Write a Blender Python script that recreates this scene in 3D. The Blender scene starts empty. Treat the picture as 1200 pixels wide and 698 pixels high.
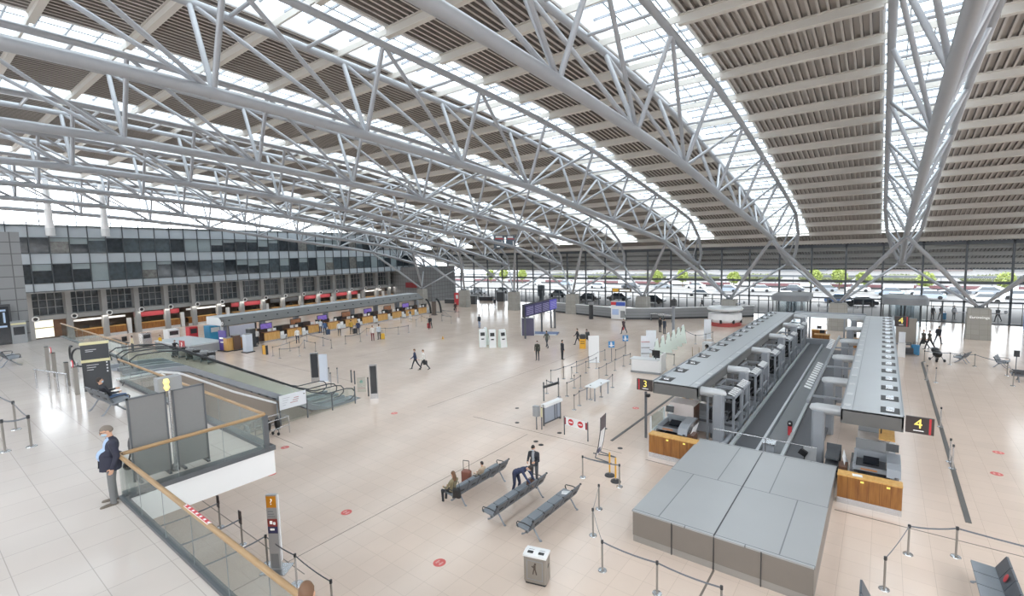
import bpy, bmesh, math, random
from mathutils import Vector, Matrix
random.seed(7)
scene = bpy.context.scene
COL = scene.collection
PI = math.pi
# ------------------------------------------------------------------ camera model (also used to read real positions off the floor)
F_PX, YAW, PITCH, ROLL, EYE = 566.513, 0.656088, 0.0912982, -0.0261442, 9.5
_f = Vector((-math.sin(YAW)*math.cos(PITCH), math.cos(YAW)*math.cos(PITCH), -math.sin(PITCH)))
_r = Vector((math.cos(YAW), math.sin(YAW), 0)); _u = _r.cross(_f)
R_ = _r*math.cos(ROLL) + _u*math.sin(ROLL); U_ = _u*math.cos(ROLL) - _r*math.sin(ROLL)
def _ray(px, py): return _f + R_*((px-600)/F_PX) + U_*((349-py)/F_PX)
def G(px, py, z=0.0):
    d = _ray(px, py); t = (z-EYE)/d.z
    return Vector((d.x*t, d.y*t, z))
cam_d = bpy.data.cameras.new('camera'); cam = bpy.data.objects.new('camera', cam_d); COL.objects.link(cam)
cam_d.sensor_width = 36; cam_d.lens = F_PX/1200*36; cam_d.clip_start = .1; cam_d.clip_end = 1500
m = Matrix((R_, U_, -_f)).transposed().to_4x4(); m.translation = Vector((0, 0, EYE)); cam.matrix_world = m
scene.camera = cam
# ------------------------------------------------------------------ materials
def lin(c):
    if isinstance(c, str):
        c = c.lstrip('#'); c = [int(c[i:i+2], 16)/255 for i in (0, 2, 4)]
        c = [x/12.92 if x <= .04045 else ((x+.055)/1.055)**2.4 for x in c]
    return (*c, 1)
MATS = {}
def mat(name, color, rough=.5, metal=0, var=.06, scale=3.0, emit=0, bump=0, spec=.5):
    if name in MATS: return MATS[name]
    M = bpy.data.materials.new(name); M.use_nodes = True; nt = M.node_tree; N = nt.nodes; L = nt.links
    b = N['Principled BSDF']; b.inputs['Roughness'].default_value = rough; b.inputs['Metallic'].default_value = metal
    b.inputs['Specular IOR Level'].default_value = spec
    tc = N.new('ShaderNodeTexCoord'); no = N.new('ShaderNodeTexNoise'); no.inputs['Scale'].default_value = scale; no.inputs['Detail'].default_value = 4
    L.new(tc.outputs['Object'], no.inputs['Vector'])
    mx = N.new('ShaderNodeMix'); mx.data_type = 'RGBA'; c = lin(color)
    mx.inputs['A'].default_value = (*[x*(1-var) for x in c[:3]], 1); mx.inputs['B'].default_value = (*[min(1, x*(1+var)) for x in c[:3]], 1)
    L.new(no.outputs['Fac'], mx.inputs['Factor']); L.new(mx.outputs['Result'], b.inputs['Base Color'])
    if emit:
        L.new(mx.outputs['Result'], b.inputs['Emission Color']); b.inputs['Emission Strength'].default_value = emit
    if bump:
        bp = N.new('ShaderNodeBump'); bp.inputs['Strength'].default_value = bump; L.new(no.outputs['Fac'], bp.inputs['Height']); L.new(bp.outputs['Normal'], b.inputs['Normal'])
    MATS[name] = M; return M
def glass_mat(name, tint, refl=.08, rough=.02):
    M = bpy.data.materials.new(name); M.use_nodes = True; nt = M.node_tree; N = nt.nodes; L = nt.links
    N.remove(N['Principled BSDF']); out = N['Material Output']
    t = N.new('ShaderNodeBsdfTransparent'); t.inputs['Color'].default_value = lin(tint)
    g = N.new('ShaderNodeBsdfGlossy'); g.inputs['Roughness'].default_value = rough
    lw = N.new('ShaderNodeLayerWeight'); lw.inputs['Blend'].default_value = .25
    mr = N.new('ShaderNodeMapRange'); mr.inputs['To Min'].default_value = refl*.5; mr.inputs['To Max'].default_value = min(1, refl*6)
    L.new(lw.outputs['Fresnel'], mr.inputs['Value'])
    mx = N.new('ShaderNodeMixShader'); L.new(mr.outputs['Result'], mx.inputs['Fac']); L.new(t.outputs[0], mx.inputs[1]); L.new(g.outputs[0], mx.inputs[2])
    L.new(mx.outputs[0], out.inputs['Surface']); MATS[name] = M; return M
def tile_mat(name, base, line, sx, sy, mortar=.006, rough=.2, var=.05, mrough=.5, offset=0.0, coat=0, vert=False):
    M = bpy.data.materials.new(name); M.use_nodes = True; nt = M.node_tree; N = nt.nodes; L = nt.links
    b = N['Principled BSDF']; tc = N.new('ShaderNodeTexCoord'); br = N.new('ShaderNodeTexBrick')
    br.offset = offset; br.squash = 1; br.inputs['Scale'].default_value = 1; br.inputs['Brick Width'].default_value = sx; br.inputs['Row Height'].default_value = sy
    br.inputs['Mortar Size'].default_value = mortar; br.inputs['Mortar Smooth'].default_value = .1; br.inputs['Bias'].default_value = 0
    c = lin(base); br.inputs['Color1'].default_value = (*[x*(1-var) for x in c[:3]], 1); br.inputs['Color2'].default_value = (*[min(1, x*(1+var)) for x in c[:3]], 1)
    br.inputs['Mortar'].default_value = lin(line)
    no = N.new('ShaderNodeTexNoise'); no.inputs['Scale'].default_value = .35; no.inputs['Detail'].default_value = 6
    if vert:
        sp = N.new('ShaderNodeSeparateXYZ'); ad = N.new('ShaderNodeMath'); cb = N.new('ShaderNodeCombineXYZ'); L.new(tc.outputs['Object'], sp.inputs[0]); L.new(sp.outputs['X'], ad.inputs[0]); L.new(sp.outputs['Y'], ad.inputs[1])
        L.new(ad.outputs[0], cb.inputs['X']); L.new(sp.outputs['Z'], cb.inputs['Y']); L.new(cb.outputs[0], br.inputs['Vector'])
    else: L.new(tc.outputs['Object'], br.inputs['Vector'])
    L.new(tc.outputs['Object'], no.inputs['Vector'])
    mx = N.new('ShaderNodeMix'); mx.data_type = 'RGBA'; mx.blend_type = 'MULTIPLY'; mx.inputs['Factor'].default_value = 1
    cr = N.new('ShaderNodeValToRGB'); cr.color_ramp.elements[0].position = .3; cr.color_ramp.elements[0].color = (.9, .9, .9, 1); cr.color_ramp.elements[1].position = .7; cr.color_ramp.elements[1].color = (1, 1, 1, 1)
    L.new(no.outputs['Fac'], cr.inputs['Fac']); L.new(br.outputs['Color'], mx.inputs['A']); L.new(cr.outputs['Color'], mx.inputs['B']); L.new(mx.outputs['Result'], b.inputs['Base Color'])
    mr = N.new('ShaderNodeMapRange'); mr.inputs['To Min'].default_value = rough*.75; mr.inputs['To Max'].default_value = rough*1.3
    L.new(no.outputs['Fac'], mr.inputs['Value']); L.new(mr.outputs['Result'], b.inputs['Roughness'])
    MATS[name] = M; return M
def wood_mat(name, c1, c2, axis=(1, 1, .12), scale=9):
    M = bpy.data.materials.new(name); M.use_nodes = True; nt = M.node_tree; N = nt.nodes; L = nt.links
    b = N['Principled BSDF']; b.inputs['Roughness'].default_value = .4
    tc = N.new('ShaderNodeTexCoord'); mp = N.new('ShaderNodeMapping'); mp.inputs['Scale'].default_value = axis
    no = N.new('ShaderNodeTexNoise'); no.inputs['Scale'].default_value = scale; no.inputs['Detail'].default_value = 5; no.inputs['Distortion'].default_value = .6
    cr = N.new('ShaderNodeValToRGB'); cr.color_ramp.elements[0].position = .3; cr.color_ramp.elements[0].color = lin(c1); cr.color_ramp.elements[1].position = .7; cr.color_ramp.elements[1].color = lin(c2)
    L.new(tc.outputs['Object'], mp.inputs['Vector']); L.new(mp.outputs['Vector'], no.inputs['Vector']); L.new(no.outputs['Fac'], cr.inputs['Fac']); L.new(cr.outputs['Color'], b.inputs['Base Color'])
    MATS[name] = M; return M
FLOOR = tile_mat('polished beige floor tiles', '#e2cdbd', '#cbb6a5', .74, .74, .006, .15, .02)
GFLOOR = tile_mat('gallery floor tiles', '#cfc5be', '#aea59f', .9, .9, .007, .13, .02)
CONC_TILE = tile_mat('grey stone wall tiles', '#808183', '#505152', .8, .8, .03, .6, .05, vert=True)
STEEL = mat('painted silver steel', '#90959c', .34, .2, .04)
STEEL_T = mat('truss silver paint', '#9b9ea3', .36, .15, .04)
STEEL_D = mat('dark grey steel', '#5c6065', .4, .4, .05)
CHROME = mat('brushed stainless', '#c3c5c8', .25, .85, .05, 12)
PLAT_TOP = tile_mat('zinc cover panels', '#a4a7a9', '#6a6e71', 1.7, 3.6, .018, .33, .05, offset=.5)
PLAT_SIDE = mat('grey brown panel', '#7f7871', .45, .2, .06, 2)
DECK = mat('roof deck sheet', '#b8b3ad', .6, 0, .05, .6)
PURLIN = mat('roof beam paint', '#cac5bd', .5, 0, .04, .6)
WHITE = mat('white paint', '#ecedee', .5, 0, .02)
WHITE_L = mat('light grey laminate', '#d5d8da', .35, 0, .03)
GREY = mat('mid grey laminate', '#8d9093', .45, 0, .05)
GREY_P = mat('partition grey felt', '#7b7b7b', .75, 0, .04, 20)
DARK = mat('charcoal', '#2b2d31', .45, 0, .1)
BLACK = mat('black', '#121316', .4, 0, .1)
BELT_M = mat('dark rubber belt', '#4b4d52', .6, 0, .08, 6)
RED = mat('signal red', '#c8323a', .5, 0, .05)
RED_S = mat('faded red floor sticker', '#d25a55', .5, 0, .08)
YELLOW = mat('yellow paint', '#e0a52a', .5, 0, .06)
YEL_L = mat('yellow sign letters', '#f3df6a', .4, 0, .02, emit=.6)
WHITE_LET = mat('white sign letters', '#f4f4f2', .4, 0, .02, emit=.5)
BLUE = mat('blue sign', '#3b7fb8', .4, 0, .06)
NAVY = mat('navy panel', '#35375e', .4, 0, .08)
POLE = mat('satin post metal', '#8f8a84', .35, .4, .04)
PURPLE = mat('violet banner', '#5a4a9e', .5, 0, .08)
MINT = mat('pale green plastic', '#dfece4', .35, 0, .04)
CREAM = mat('cream sign band', '#d8d0a0', .45, 0, .04)
SIGN_DK = mat('dark sign panel', '#2f3237', .4, 0, .06)
SIGN_BR = mat('dark brown sign panel', '#3a3231', .4, 0, .06)
SCREEN = mat('dark screen', '#1d2026', .12, 0, .2, 5)
SEAT = mat('grey seat upholstery', '#7b828a', .5, 0, .08, 14)
SEATB = mat('seat shell back', '#565c64', .45, .2, .12, 8)
CONC = tile_mat('column concrete', '#a09d96', '#8a877f', .6, .5, .012, .7, .06, vert=True)
ORANGE = mat('orange sign', '#d98a1c', .45, 0, .05)
WOOD = wood_mat('counter wood', '#7d4a1c', '#a06a30')
WOOD_L = wood_mat('light wood edge', '#c8924a', '#ddb06a')
RAILW = wood_mat('handrail wood', '#8f6f49', '#ad8c62', (.12, 1, 1), 14)
BROWN = mat('bronze escalator cladding', '#8f857c', .4, .35, .06, 1.2)
GLASS = glass_mat('clear glass', '#f3f7f6', .045)
GLASS_G = glass_mat('greenish glass', '#f1f6f4', .05)
GLASS_W = glass_mat('window glass', '#e2e7ea', .06)
GLASS_S = glass_mat('skylight glass', '#c9d4da', .05)
TRANS = mat('frosted white panel', '#e6ebf2', .4, 0, .03)
WIN = [mat('office window dark', '#2b3136', .06, 0, .9, 2.2), mat('office window mid', '#465056', .06, 0, .7, 1.8), mat('office window blind', '#8b989c', .3, 0, .08), mat('office window lit', '#6f6f6c', .1, 0, .95, 2.6)]  # strong noise paints reflections and dark interior detail into opaque panes
SPAND = mat('blue grey spandrel', '#b3bdc5', .3, .1, .06, .8)
MULL = mat('dark mullion', '#4c5156', .4, .3, .05)
CONCG = mat('grey facade concrete', '#999b9b', .7, 0, .06, .8)
# ------------------------------------------------------------------ mesh building
class MB:
    def __init__(s): s.v = []; s.f = []; s.mi = []; s.mats = []; s.cur = 0; s.smooth = set()
    def use(s, m):
        if m not in s.mats: s.mats.append(m)
        s.cur = s.mats.index(m); return s
    def add(s, vs, fs, smooth=False):
        o = len(s.v); s.v += [tuple(v) for v in vs]
        for f in fs:
            if smooth: s.smooth.add(len(s.f))
            s.f.append([i+o for i in f]); s.mi.append(s.cur)
        return s
    def box(s, c, d, rz=0, rx=0, ry=0):
        M = Matrix.Rotation(rz, 3, 'Z') @ Matrix.Rotation(ry, 3, 'Y') @ Matrix.Rotation(rx, 3, 'X'); c = Vector(c)
        vs = [c + M @ Vector((x*d[0]/2, y*d[1]/2, z*d[2]/2)) for z in (-1, 1) for y in (-1, 1) for x in (-1, 1)]
        return s.add(vs, [(0, 2, 3, 1), (4, 5, 7, 6), (0, 1, 5, 4), (2, 6, 7, 3), (0, 4, 6, 2), (1, 3, 7, 5)])
    def bb(s, a, b):
        return s.box([(a[i]+b[i])/2 for i in range(3)], [abs(b[i]-a[i]) for i in range(3)])
    def bevbox(s, c, d, r=.02, rz=0):
        # box with chamfered vertical and top edges
        x, y, z = d[0]/2, d[1]/2, d[2]/2; r = min(r, x*.9, y*.9, z*.9)
        M = Matrix.Rotation(rz, 3, 'Z'); c = Vector(c)
        def ring(ix, zz):
            X, Y = x-ix, y-ix; q = r
            return [(-X+q, -Y), (X-q, -Y), (X, -Y+q), (X, Y-q), (X-q, Y), (-X+q, Y), (-X, Y-q), (-X, -Y+q)], zz
        vs = []
        for ix, zz in ((0, -z), (0, z-r), (r*.7, z)):
            pts, h = ring(ix, zz); vs += [c + M @ Vector((p[0], p[1], h)) for p in pts]
        fs = [tuple(range(7, -1, -1)), tuple(range(16, 24))]
        for k in range(2):
            for i in range(8): fs.append((k*8+i, k*8+(i+1) % 8, k*8+8+(i+1) % 8, k*8+8+i))
        return s.add(vs, fs)
    def tube(s, p, q, r, r2=None, n=10, cap=True):
        p, q = Vector(p), Vector(q); r2 = r if r2 is None else r2; d = (q-p)
        if d.length < 1e-6: return s
        d.normalize(); a = d.orthogonal().normalized(); b = d.cross(a); vs = []
        for c, rr in ((p, r), (q, r2)):
            vs += [c + (a*math.cos(2*PI*i/n) + b*math.sin(2*PI*i/n))*rr for i in range(n)]
        s.add(vs, [(i, (i+1) % n, n+(i+1) % n, n+i) for i in range(n)], True)
        if cap: s.add(vs, [tuple(range(n-1, -1, -1)), tuple(range(n, 2*n))])
        return s
    def path(s, pts, r, n=8, closed=False, flat=None):
        pts = [Vector(p) for p in pts]; vs = []; L = len(pts); prev = None
        for i, p in enumerate(pts):
            if closed: d = pts[(i+1) % L]-pts[i-1]
            else: d = pts[min(i+1, L-1)]-pts[max(i-1, 0)]
            d.normalize()
            if prev is None: a = d.orthogonal().normalized()
            else: a = (prev - d*prev.dot(d)).normalized()
            prev = a; b = d.cross(a); rr = r[i] if isinstance(r, (list, tuple)) else r
            vs += [p + (a*math.cos(2*PI*k/n) + b*math.sin(2*PI*k/n))*rr for k in range(n)]
        fs = []
        for i in range(L if closed else L-1):
            j = (i+1) % L
            fs += [(i*n+k, i*n+(k+1) % n, j*n+(k+1) % n, j*n+k) for k in range(n)]
        s.add(vs, fs, True)
        if not closed: s.add(vs, [tuple(range(n-1, -1, -1)), tuple(range((L-1)*n, L*n))])
        return s
    def ribbon(s, pts, w, t=.004):
        # vertical thin strap along pts, height w
        pts = [Vector(p) for p in pts]
        for a, b in zip(pts, pts[1:]):
            d = (b-a); n = Vector((-d.y, d.x, 0))
            if n.length < 1e-6: continue
            n = n.normalized()*t/2; h = Vector((0, 0, w/2))
            vs = [a-n-h, a+n-h, a+n+h, a-n+h, b-n-h, b+n-h, b+n+h, b-n+h]
            s.add(vs, [(3, 2, 1, 0), (4, 5, 6, 7), (0, 1, 5, 4), (1, 2, 6, 5), (2, 3, 7, 6), (3, 0, 4, 7)])
        return s
    def prism(s, poly, a, b, axis='x'):
        # poly in the plane normal to axis, extruded a..b
        n = len(poly)
        def P(t, p): return {'x': (t, p[0], p[1]), 'y': (p[0], t, p[1]), 'z': (p[0], p[1], t)}[axis]
        vs = [P(a, p) for p in poly] + [P(b, p) for p in poly]
        return s.add(vs, [tuple(range(n-1, -1, -1)), tuple(range(n, 2*n))] + [(i, (i+1) % n, n+(i+1) % n, n+i) for i in range(n)])
    def ell(s, c, r, n=10, m=7, M=None):
        c = Vector(c); M = M or Matrix.Identity(3); vs = [c + M @ Vector((0, 0, r[2]))]
        for j in range(1, m):
            t = PI*j/m
            vs += [c + M @ Vector((r[0]*math.sin(t)*math.cos(2*PI*i/n), r[1]*math.sin(t)*math.sin(2*PI*i/n), r[2]*math.cos(t))) for i in range(n)]
        vs.append(c - M @ Vector((0, 0, r[2]))); e = len(vs)-1; fs = [(0, 1+i, 1+(i+1) % n) for i in range(n)]
        for j in range(m-2): fs += [(1+j*n+i, 1+(j+1)*n+i, 1+(j+1)*n+(i+1) % n, 1+j*n+(i+1) % n) for i in range(n)]
        fs += [(e, 1+(m-2)*n+(i+1) % n, 1+(m-2)*n+i) for i in range(n)]
        return s.add(vs, fs, True)
    def capsule(s, p, q, r, r2=None, n=10):
        r2 = r if r2 is None else r2; s.tube(p, q, r, r2, n); s.ell(p, (r, r, r), n, 6); s.ell(q, (r2, r2, r2), n, 6); return s
    def lathe(s, prof, c=(0, 0, 0), n=20):
        c = Vector(c); vs = []
        for r, z in prof: vs += [c + Vector((r*math.cos(2*PI*i/n), r*math.sin(2*PI*i/n), z)) for i in range(n)]
        fs = []
        for k in range(len(prof)-1): fs += [(k*n+i, k*n+(i+1) % n, (k+1)*n+(i+1) % n, (k+1)*n+i) for i in range(n)]
        fs += [tuple(range(n-1, -1, -1)), tuple(range((len(prof)-1)*n, len(prof)*n))]
        return s.add(vs, fs)
    def mesh(s, name):
        me = bpy.data.meshes.new(name); me.from_pydata(s.v, [], s.f)
        for mm in s.mats: me.materials.append(mm)
        if s.mats: me.polygons.foreach_set('material_index', s.mi)
        if s.smooth:
            fl = [i in s.smooth for i in range(len(s.f))]; me.polygons.foreach_set('use_smooth', fl)
        me.update(); return me
def obj(name, mb, m=None, parent=None, loc=None, rz=0):
    if m is not None and not mb.mats:
        mb.mats = [m]; mb.mi = [0]*len(mb.f)
    me = mb.mesh(name); o = bpy.data.objects.new(name, me); COL.objects.link(o)
    if parent is not None: o.parent = parent
    if loc is not None: o.location = loc
    if rz: o.rotation_euler.z = rz
    return o
def tag(o, label, cat, group=None):
    o['label'] = label; o['category'] = cat
    if group: o['group'] = group
    return o
def thing(name, label, cat, loc=(0, 0, 0), rz=0, group=None):
    o = bpy.data.objects.new(name, None); COL.objects.link(o); o.location = loc; o.rotation_euler.z = rz; o.empty_display_size = .2
    return tag(o, label, cat, group)
def struct(name, mb=None, m=None, loc=(0, 0, 0), rz=0):
    if mb is None:
        o = bpy.data.objects.new(name, None); COL.objects.link(o); o.location = loc; o.rotation_euler.z = rz
    else: o = obj(name, mb, m, None, loc, rz)
    o['kind'] = 'structure'; return o
def dup(root, loc, rz, label, group=None):
    r = root.copy(); COL.objects.link(r); r.location = loc; r.rotation_euler = (0, 0, rz); r['label'] = label
    if group: r['group'] = group
    for ch in list(root.children):
        c = ch.copy(); COL.objects.link(c); c.parent = r
        for g in ch.children:
            d = g.copy(); COL.objects.link(d); d.parent = c
    return r
def text(name, body, size, m, parent, loc, rot, align='CENTER', extrude=.004):
    cu = bpy.data.curves.new(name, 'FONT'); cu.body = body; cu.size = size; cu.align_x = align; cu.align_y = 'CENTER'; cu.extrude = extrude
    cu.materials.append(m); o = bpy.data.objects.new('tmp_text', cu); COL.objects.link(o); dg = bpy.context.evaluated_depsgraph_get(); me = bpy.data.meshes.new_from_object(o.evaluated_get(dg)); bpy.data.objects.remove(o)
    o = bpy.data.objects.new(name, me); COL.objects.link(o); o.parent = parent; o.location = loc; o.rotation_euler = rot
    return o
def spline(xs, ys):
    n = len(xs); h = [xs[i+1]-xs[i] for i in range(n-1)]; d = [(ys[i+1]-ys[i])/h[i] for i in range(n-1)]
    mm = [d[0]] + [(d[i-1]*h[i]+d[i]*h[i-1])/(h[i-1]+h[i]) for i in range(1, n-1)] + [d[-1]]
    def fn(x):
        i = max(0, min(n-2, next((k for k in range(n-1) if x < xs[k+1]), n-2)))
        t = (x-xs[i])/h[i]; t2, t3 = t*t, t*t*t
        return (2*t3-3*t2+1)*ys[i] + (t3-2*t2+t)*h[i]*mm[i] + (-2*t3+3*t2)*ys[i+1] + (t3-t2)*h[i]*mm[i+1]
    return fn
ORD = ['first', 'second', 'third', 'fourth', 'fifth', 'sixth', 'seventh', 'eighth', 'ninth', 'tenth', 'eleventh', 'twelfth', 'thirteenth', 'fourteenth', 'fifteenth', 'sixteenth', 'seventeenth', 'eighteenth', 'nineteenth', 'twentieth']
# ================================================================== ROOF
S = 11.385; XT = [1.84 - S*k for k in range(-1, 8)]; XT[1] = 1.6    # truss lines; XT[1] is the one beside the camera
zt = spline([-22, -10, 0, 8, 15, 22, 30, 36, 47, 59, 66], [19.2, 19.8, 20.0, 19.95, 19.6, 19.2, 18.6, 17.8, 15.95, 13.75, 12.2])
zb = spline([-22, -10, 0, 8, 15, 22.3, 29.4, 39, 48, 57.8, 70.5], [15.2, 15.85, 16.1, 16.05, 15.67, 15.1, 14.4, 13.0, 11.85, 10.4, 7.35])
zd = spline([-22, -10, 0, 8, 15, 22, 30, 36, 47, 59, 66, 72, 77, 92], [20.0, 20.6, 20.8, 20.75, 20.4, 20.0, 19.4, 18.6, 16.75, 14.55, 12.95, 11.2, 9.75, 5.9])
YR0, YR1, YSKY = -18, 92, 73.5
HW, SW = 1.65, 2.0
BN = [1.5 + 7*k for k in range(-2, 9)]                           # bottom nodes -12.5 .. 57.5
def truss(x, label):
    t = thing('roof_truss', label, 'roof truss', (x, 0, 0), 0, 'arched three-chord roof trusses')
    ys = [-16 + i*(70.5+16)/34 for i in range(35)]
    obj('bottom_chord', MB().path([(0, y, zb(y)) for y in ys], .24, 14), STEEL_T, t)
    yt = [-16 + i*(62+16)/30 for i in range(31)]
    for sx in (-1, 1):
        pts = [(sx*HW, y, zt(y)) for y in yt] + [(sx*(HW-.22), 66.2, 11.0), (sx*(HW-.8), 69.3, 8.8), (sx*.3, 70.4, 7.7)]
        obj('top_chord', MB().path(pts, .18, 12), STEEL_T, t)
    for y in BN:
        b = (0, y, zb(y))
        for sx in (-1, 1):
            obj('post', MB().tube(b, (sx*HW, y, zt(y)), .115, n=10), STEEL_T, t)
            if y <= 29.6 and y-7 > -16: obj('diagonal', MB().tube(b, (sx*HW, y-7, zt(y-7)), .1, n=8), STEEL_T, t)
            if y >= 29.4 and y+7 < 58: obj('diagonal', MB().tube(b, (sx*HW, y+7, zt(y+7)), .1, n=8), STEEL_T, t)
    for sx in (-1, 1):
        obj('diagonal', MB().tube((0, 57.5, zb(57.5)), (sx*HW, 62, zt(62)), .09, n=8), STEEL_T, t)
        obj('diagonal', MB().tube((0, 64, zb(64)), (sx*HW, 62, zt(62)), .09, n=8), STEEL_T, t)
    y = -16+1.5
    while y < 58:
        obj('cross_tie', MB().tube((-HW, y, zt(y)), (HW, y, zt(y)), .085, n=8), STEEL_T, t); y += 3.5
    obj('end_casting', MB().ell((0, 70.5, 7.4), (.42, .5, .36), 12, 8), STEEL_T, t)
    for sx in (-1, 1):
        obj('diagonal', MB().tube((0, 64, zb(64)), (sx*(HW-.22), 66.2, 11.0), .09, n=8), STEEL_T, t); obj('diagonal', MB().tube((0, 68, zb(68)), (sx*(HW-.22), 66.2, 11.0), .08, n=8), STEEL_T, t)
    return t
names = ['truss at the right edge of the hall, ending beyond the rightmost concrete column', 'truss seen end-on above the right check-in canopy', 'second truss from the end-on one, crossing the middle of the picture', 'third truss from the end-on one, ending behind the hanging exit sign panels of the hall middle',
         'fourth truss from the end-on one, crossing above the three benches', 'fifth truss from the end-on one, passing by the hanging number board', 'sixth truss from the end-on one, two before the glass end wall', 'seventh truss from the end-on one, second from the office facade', 'last silver truss nearest to the office facade']
names[2] = 'first truss left of the end-on one, its thick chord crossing the upper middle'
names[3] = 'second truss left of the end-on one, chord entering upper left'
names[4] = 'third truss left of the end-on one'; names[5] = 'fourth truss left of the end-on one, beside the hanging number board'
names[6] = 'fifth truss left of the end-on one'; names[7] = 'sixth truss left of the end-on one, second from the office facade'; names[8] = 'last roof truss, nearest the office facade'
t0 = truss(XT[0], 'silver tubular ' + names[0])
for k in range(1, 9): dup(t0, (XT[k], 0, 0), 0, 'silver tubular ' + names[k])
# ---- corrugated deck between the skylights
DECK_S = mat('shaded rib side', '#76706b', .7, 0, .05, .6); DECK_D = mat('shaded deck pan', '#aaa49d', .7, 0, .05, .6); DECK_O = mat('daylit overhang pan', '#b5b0aa', .7, 0, .05, .6)  # one sheet; rib-side and pan shade is painted in as darker tones
def deck(x0, x1, y0, y1, ny, dm=None):
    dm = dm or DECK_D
    mb = MB(); n = max(1, round((x1-x0)/.36)); p = (x1-x0)/n; prof = []
    for i in range(n):
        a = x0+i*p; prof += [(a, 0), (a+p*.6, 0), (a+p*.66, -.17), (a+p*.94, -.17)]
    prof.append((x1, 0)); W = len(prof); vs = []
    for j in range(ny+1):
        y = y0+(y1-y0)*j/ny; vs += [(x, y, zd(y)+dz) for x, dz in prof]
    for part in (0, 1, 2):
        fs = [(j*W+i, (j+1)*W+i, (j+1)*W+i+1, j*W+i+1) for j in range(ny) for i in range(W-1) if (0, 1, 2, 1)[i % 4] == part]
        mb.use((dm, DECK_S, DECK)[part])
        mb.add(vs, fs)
    vs = [(x, y, zd(y)+.12) for y in (y0+(y1-y0)*j/ny for j in range(ny+1)) for x in (x0, x1)]
    mb.add(vs, [(2*j, 2*j+1, 2*j+3, 2*j+2) for j in range(ny)])
    return mb
XL, XR = -86, 26
ceil = struct('ceiling')
edges = [XL] + [e for x in sorted(XT) for e in (x-SW, x+SW)] + [XR]
for i in range(0, len(edges), 2):
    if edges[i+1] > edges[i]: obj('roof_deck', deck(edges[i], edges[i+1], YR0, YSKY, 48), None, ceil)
obj('roof_deck', deck(XL, XR, YSKY, 77, 4), None, ceil); obj('roof_deck', deck(XL, XR, 77, YR1, 10, DECK_O), None, ceil)  # overhang pans painted lighter, for daylight bounced up off the street
k = -13
while 29.5+3.5*k < YR1:
    y = 29.5+3.5*k; k += 1; z = zd(y); a = math.atan((zd(y+.3)-zd(y-.3))/.6)
    mb = MB(); segs = [(XL, XR)] if y > YSKY else [(edges[i]-.05, edges[i+1]+.05) for i in range(0, len(edges), 2)]
    for xa, xb in segs:
        L = xb-xa; xc = (xa+xb)/2
        mb.box((xc, y, z-.36), (L, .08, .4), rx=a); mb.box((xc, y, z-.57), (L, .27, .07), rx=a); mb.box((xc, y, z-.17), (L, .24, .05), rx=a)
    if y < YSKY:
        for xt_ in XT: mb.box((xt_, y, z-.3), (2*SW+.1, .1, .3), rx=a)
    obj('roof_beam', mb, PURLIN, ceil)
mb = MB()
mb.box(((XL+XR)/2, YR1, zd(YR1)), (XR-XL, .5, .5)); obj('eave_gutter', mb, STEEL_D, ceil)
for n, x in enumerate(XT):
    w = struct('window_%d' % (n+1), loc=(x, 0, 0)); ys = [YR0+(YSKY-YR0)*j/44 for j in range(45)]
    for sx in (-1, 1):
        vs = [(sx*SW, y, zd(y)+h) for y in ys for h in (-.02, .75)] ; mb = MB()
        mb.add(vs, [(2*j, 2*j+1, 2*j+3, 2*j+2) for j in range(44)])
        vs = [(sx*(SW+.03), y, zd(y)+h) for y in ys for h in (-.02, .75)]; mb.add(vs, [(2*j, 2*j+1, 2*j+3, 2*j+2) for j in range(44)])
        obj('upstand', mb, WHITE, w)
        obj('edge_trim', MB().path([(sx*(SW-.03), y, zd(y)-.06) for y in ys], .1, 4), WHITE, w)
    mb = MB(); vs = [(sx*SW, y, zd(y)+.72) for y in ys for sx in (-1, 1)]
    mb.add(vs, [(2*j, 2*j+1, 2*j+3, 2*j+2) for j in range(44)]); obj('glazing', mb, GLASS_S, w)
    mb = MB(); y = YR0+.4
    while y < YSKY:
        mb.box((0, y, zd(y)+.66), (2*SW, .08, .12)); y += 1.1667
    for xx in (-1.0, 0, 1.0): mb.path([(xx, y, zd(y)+.68) for y in ys], .04, 4)
    obj('glazing_bar', mb, STEEL, w)
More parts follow.
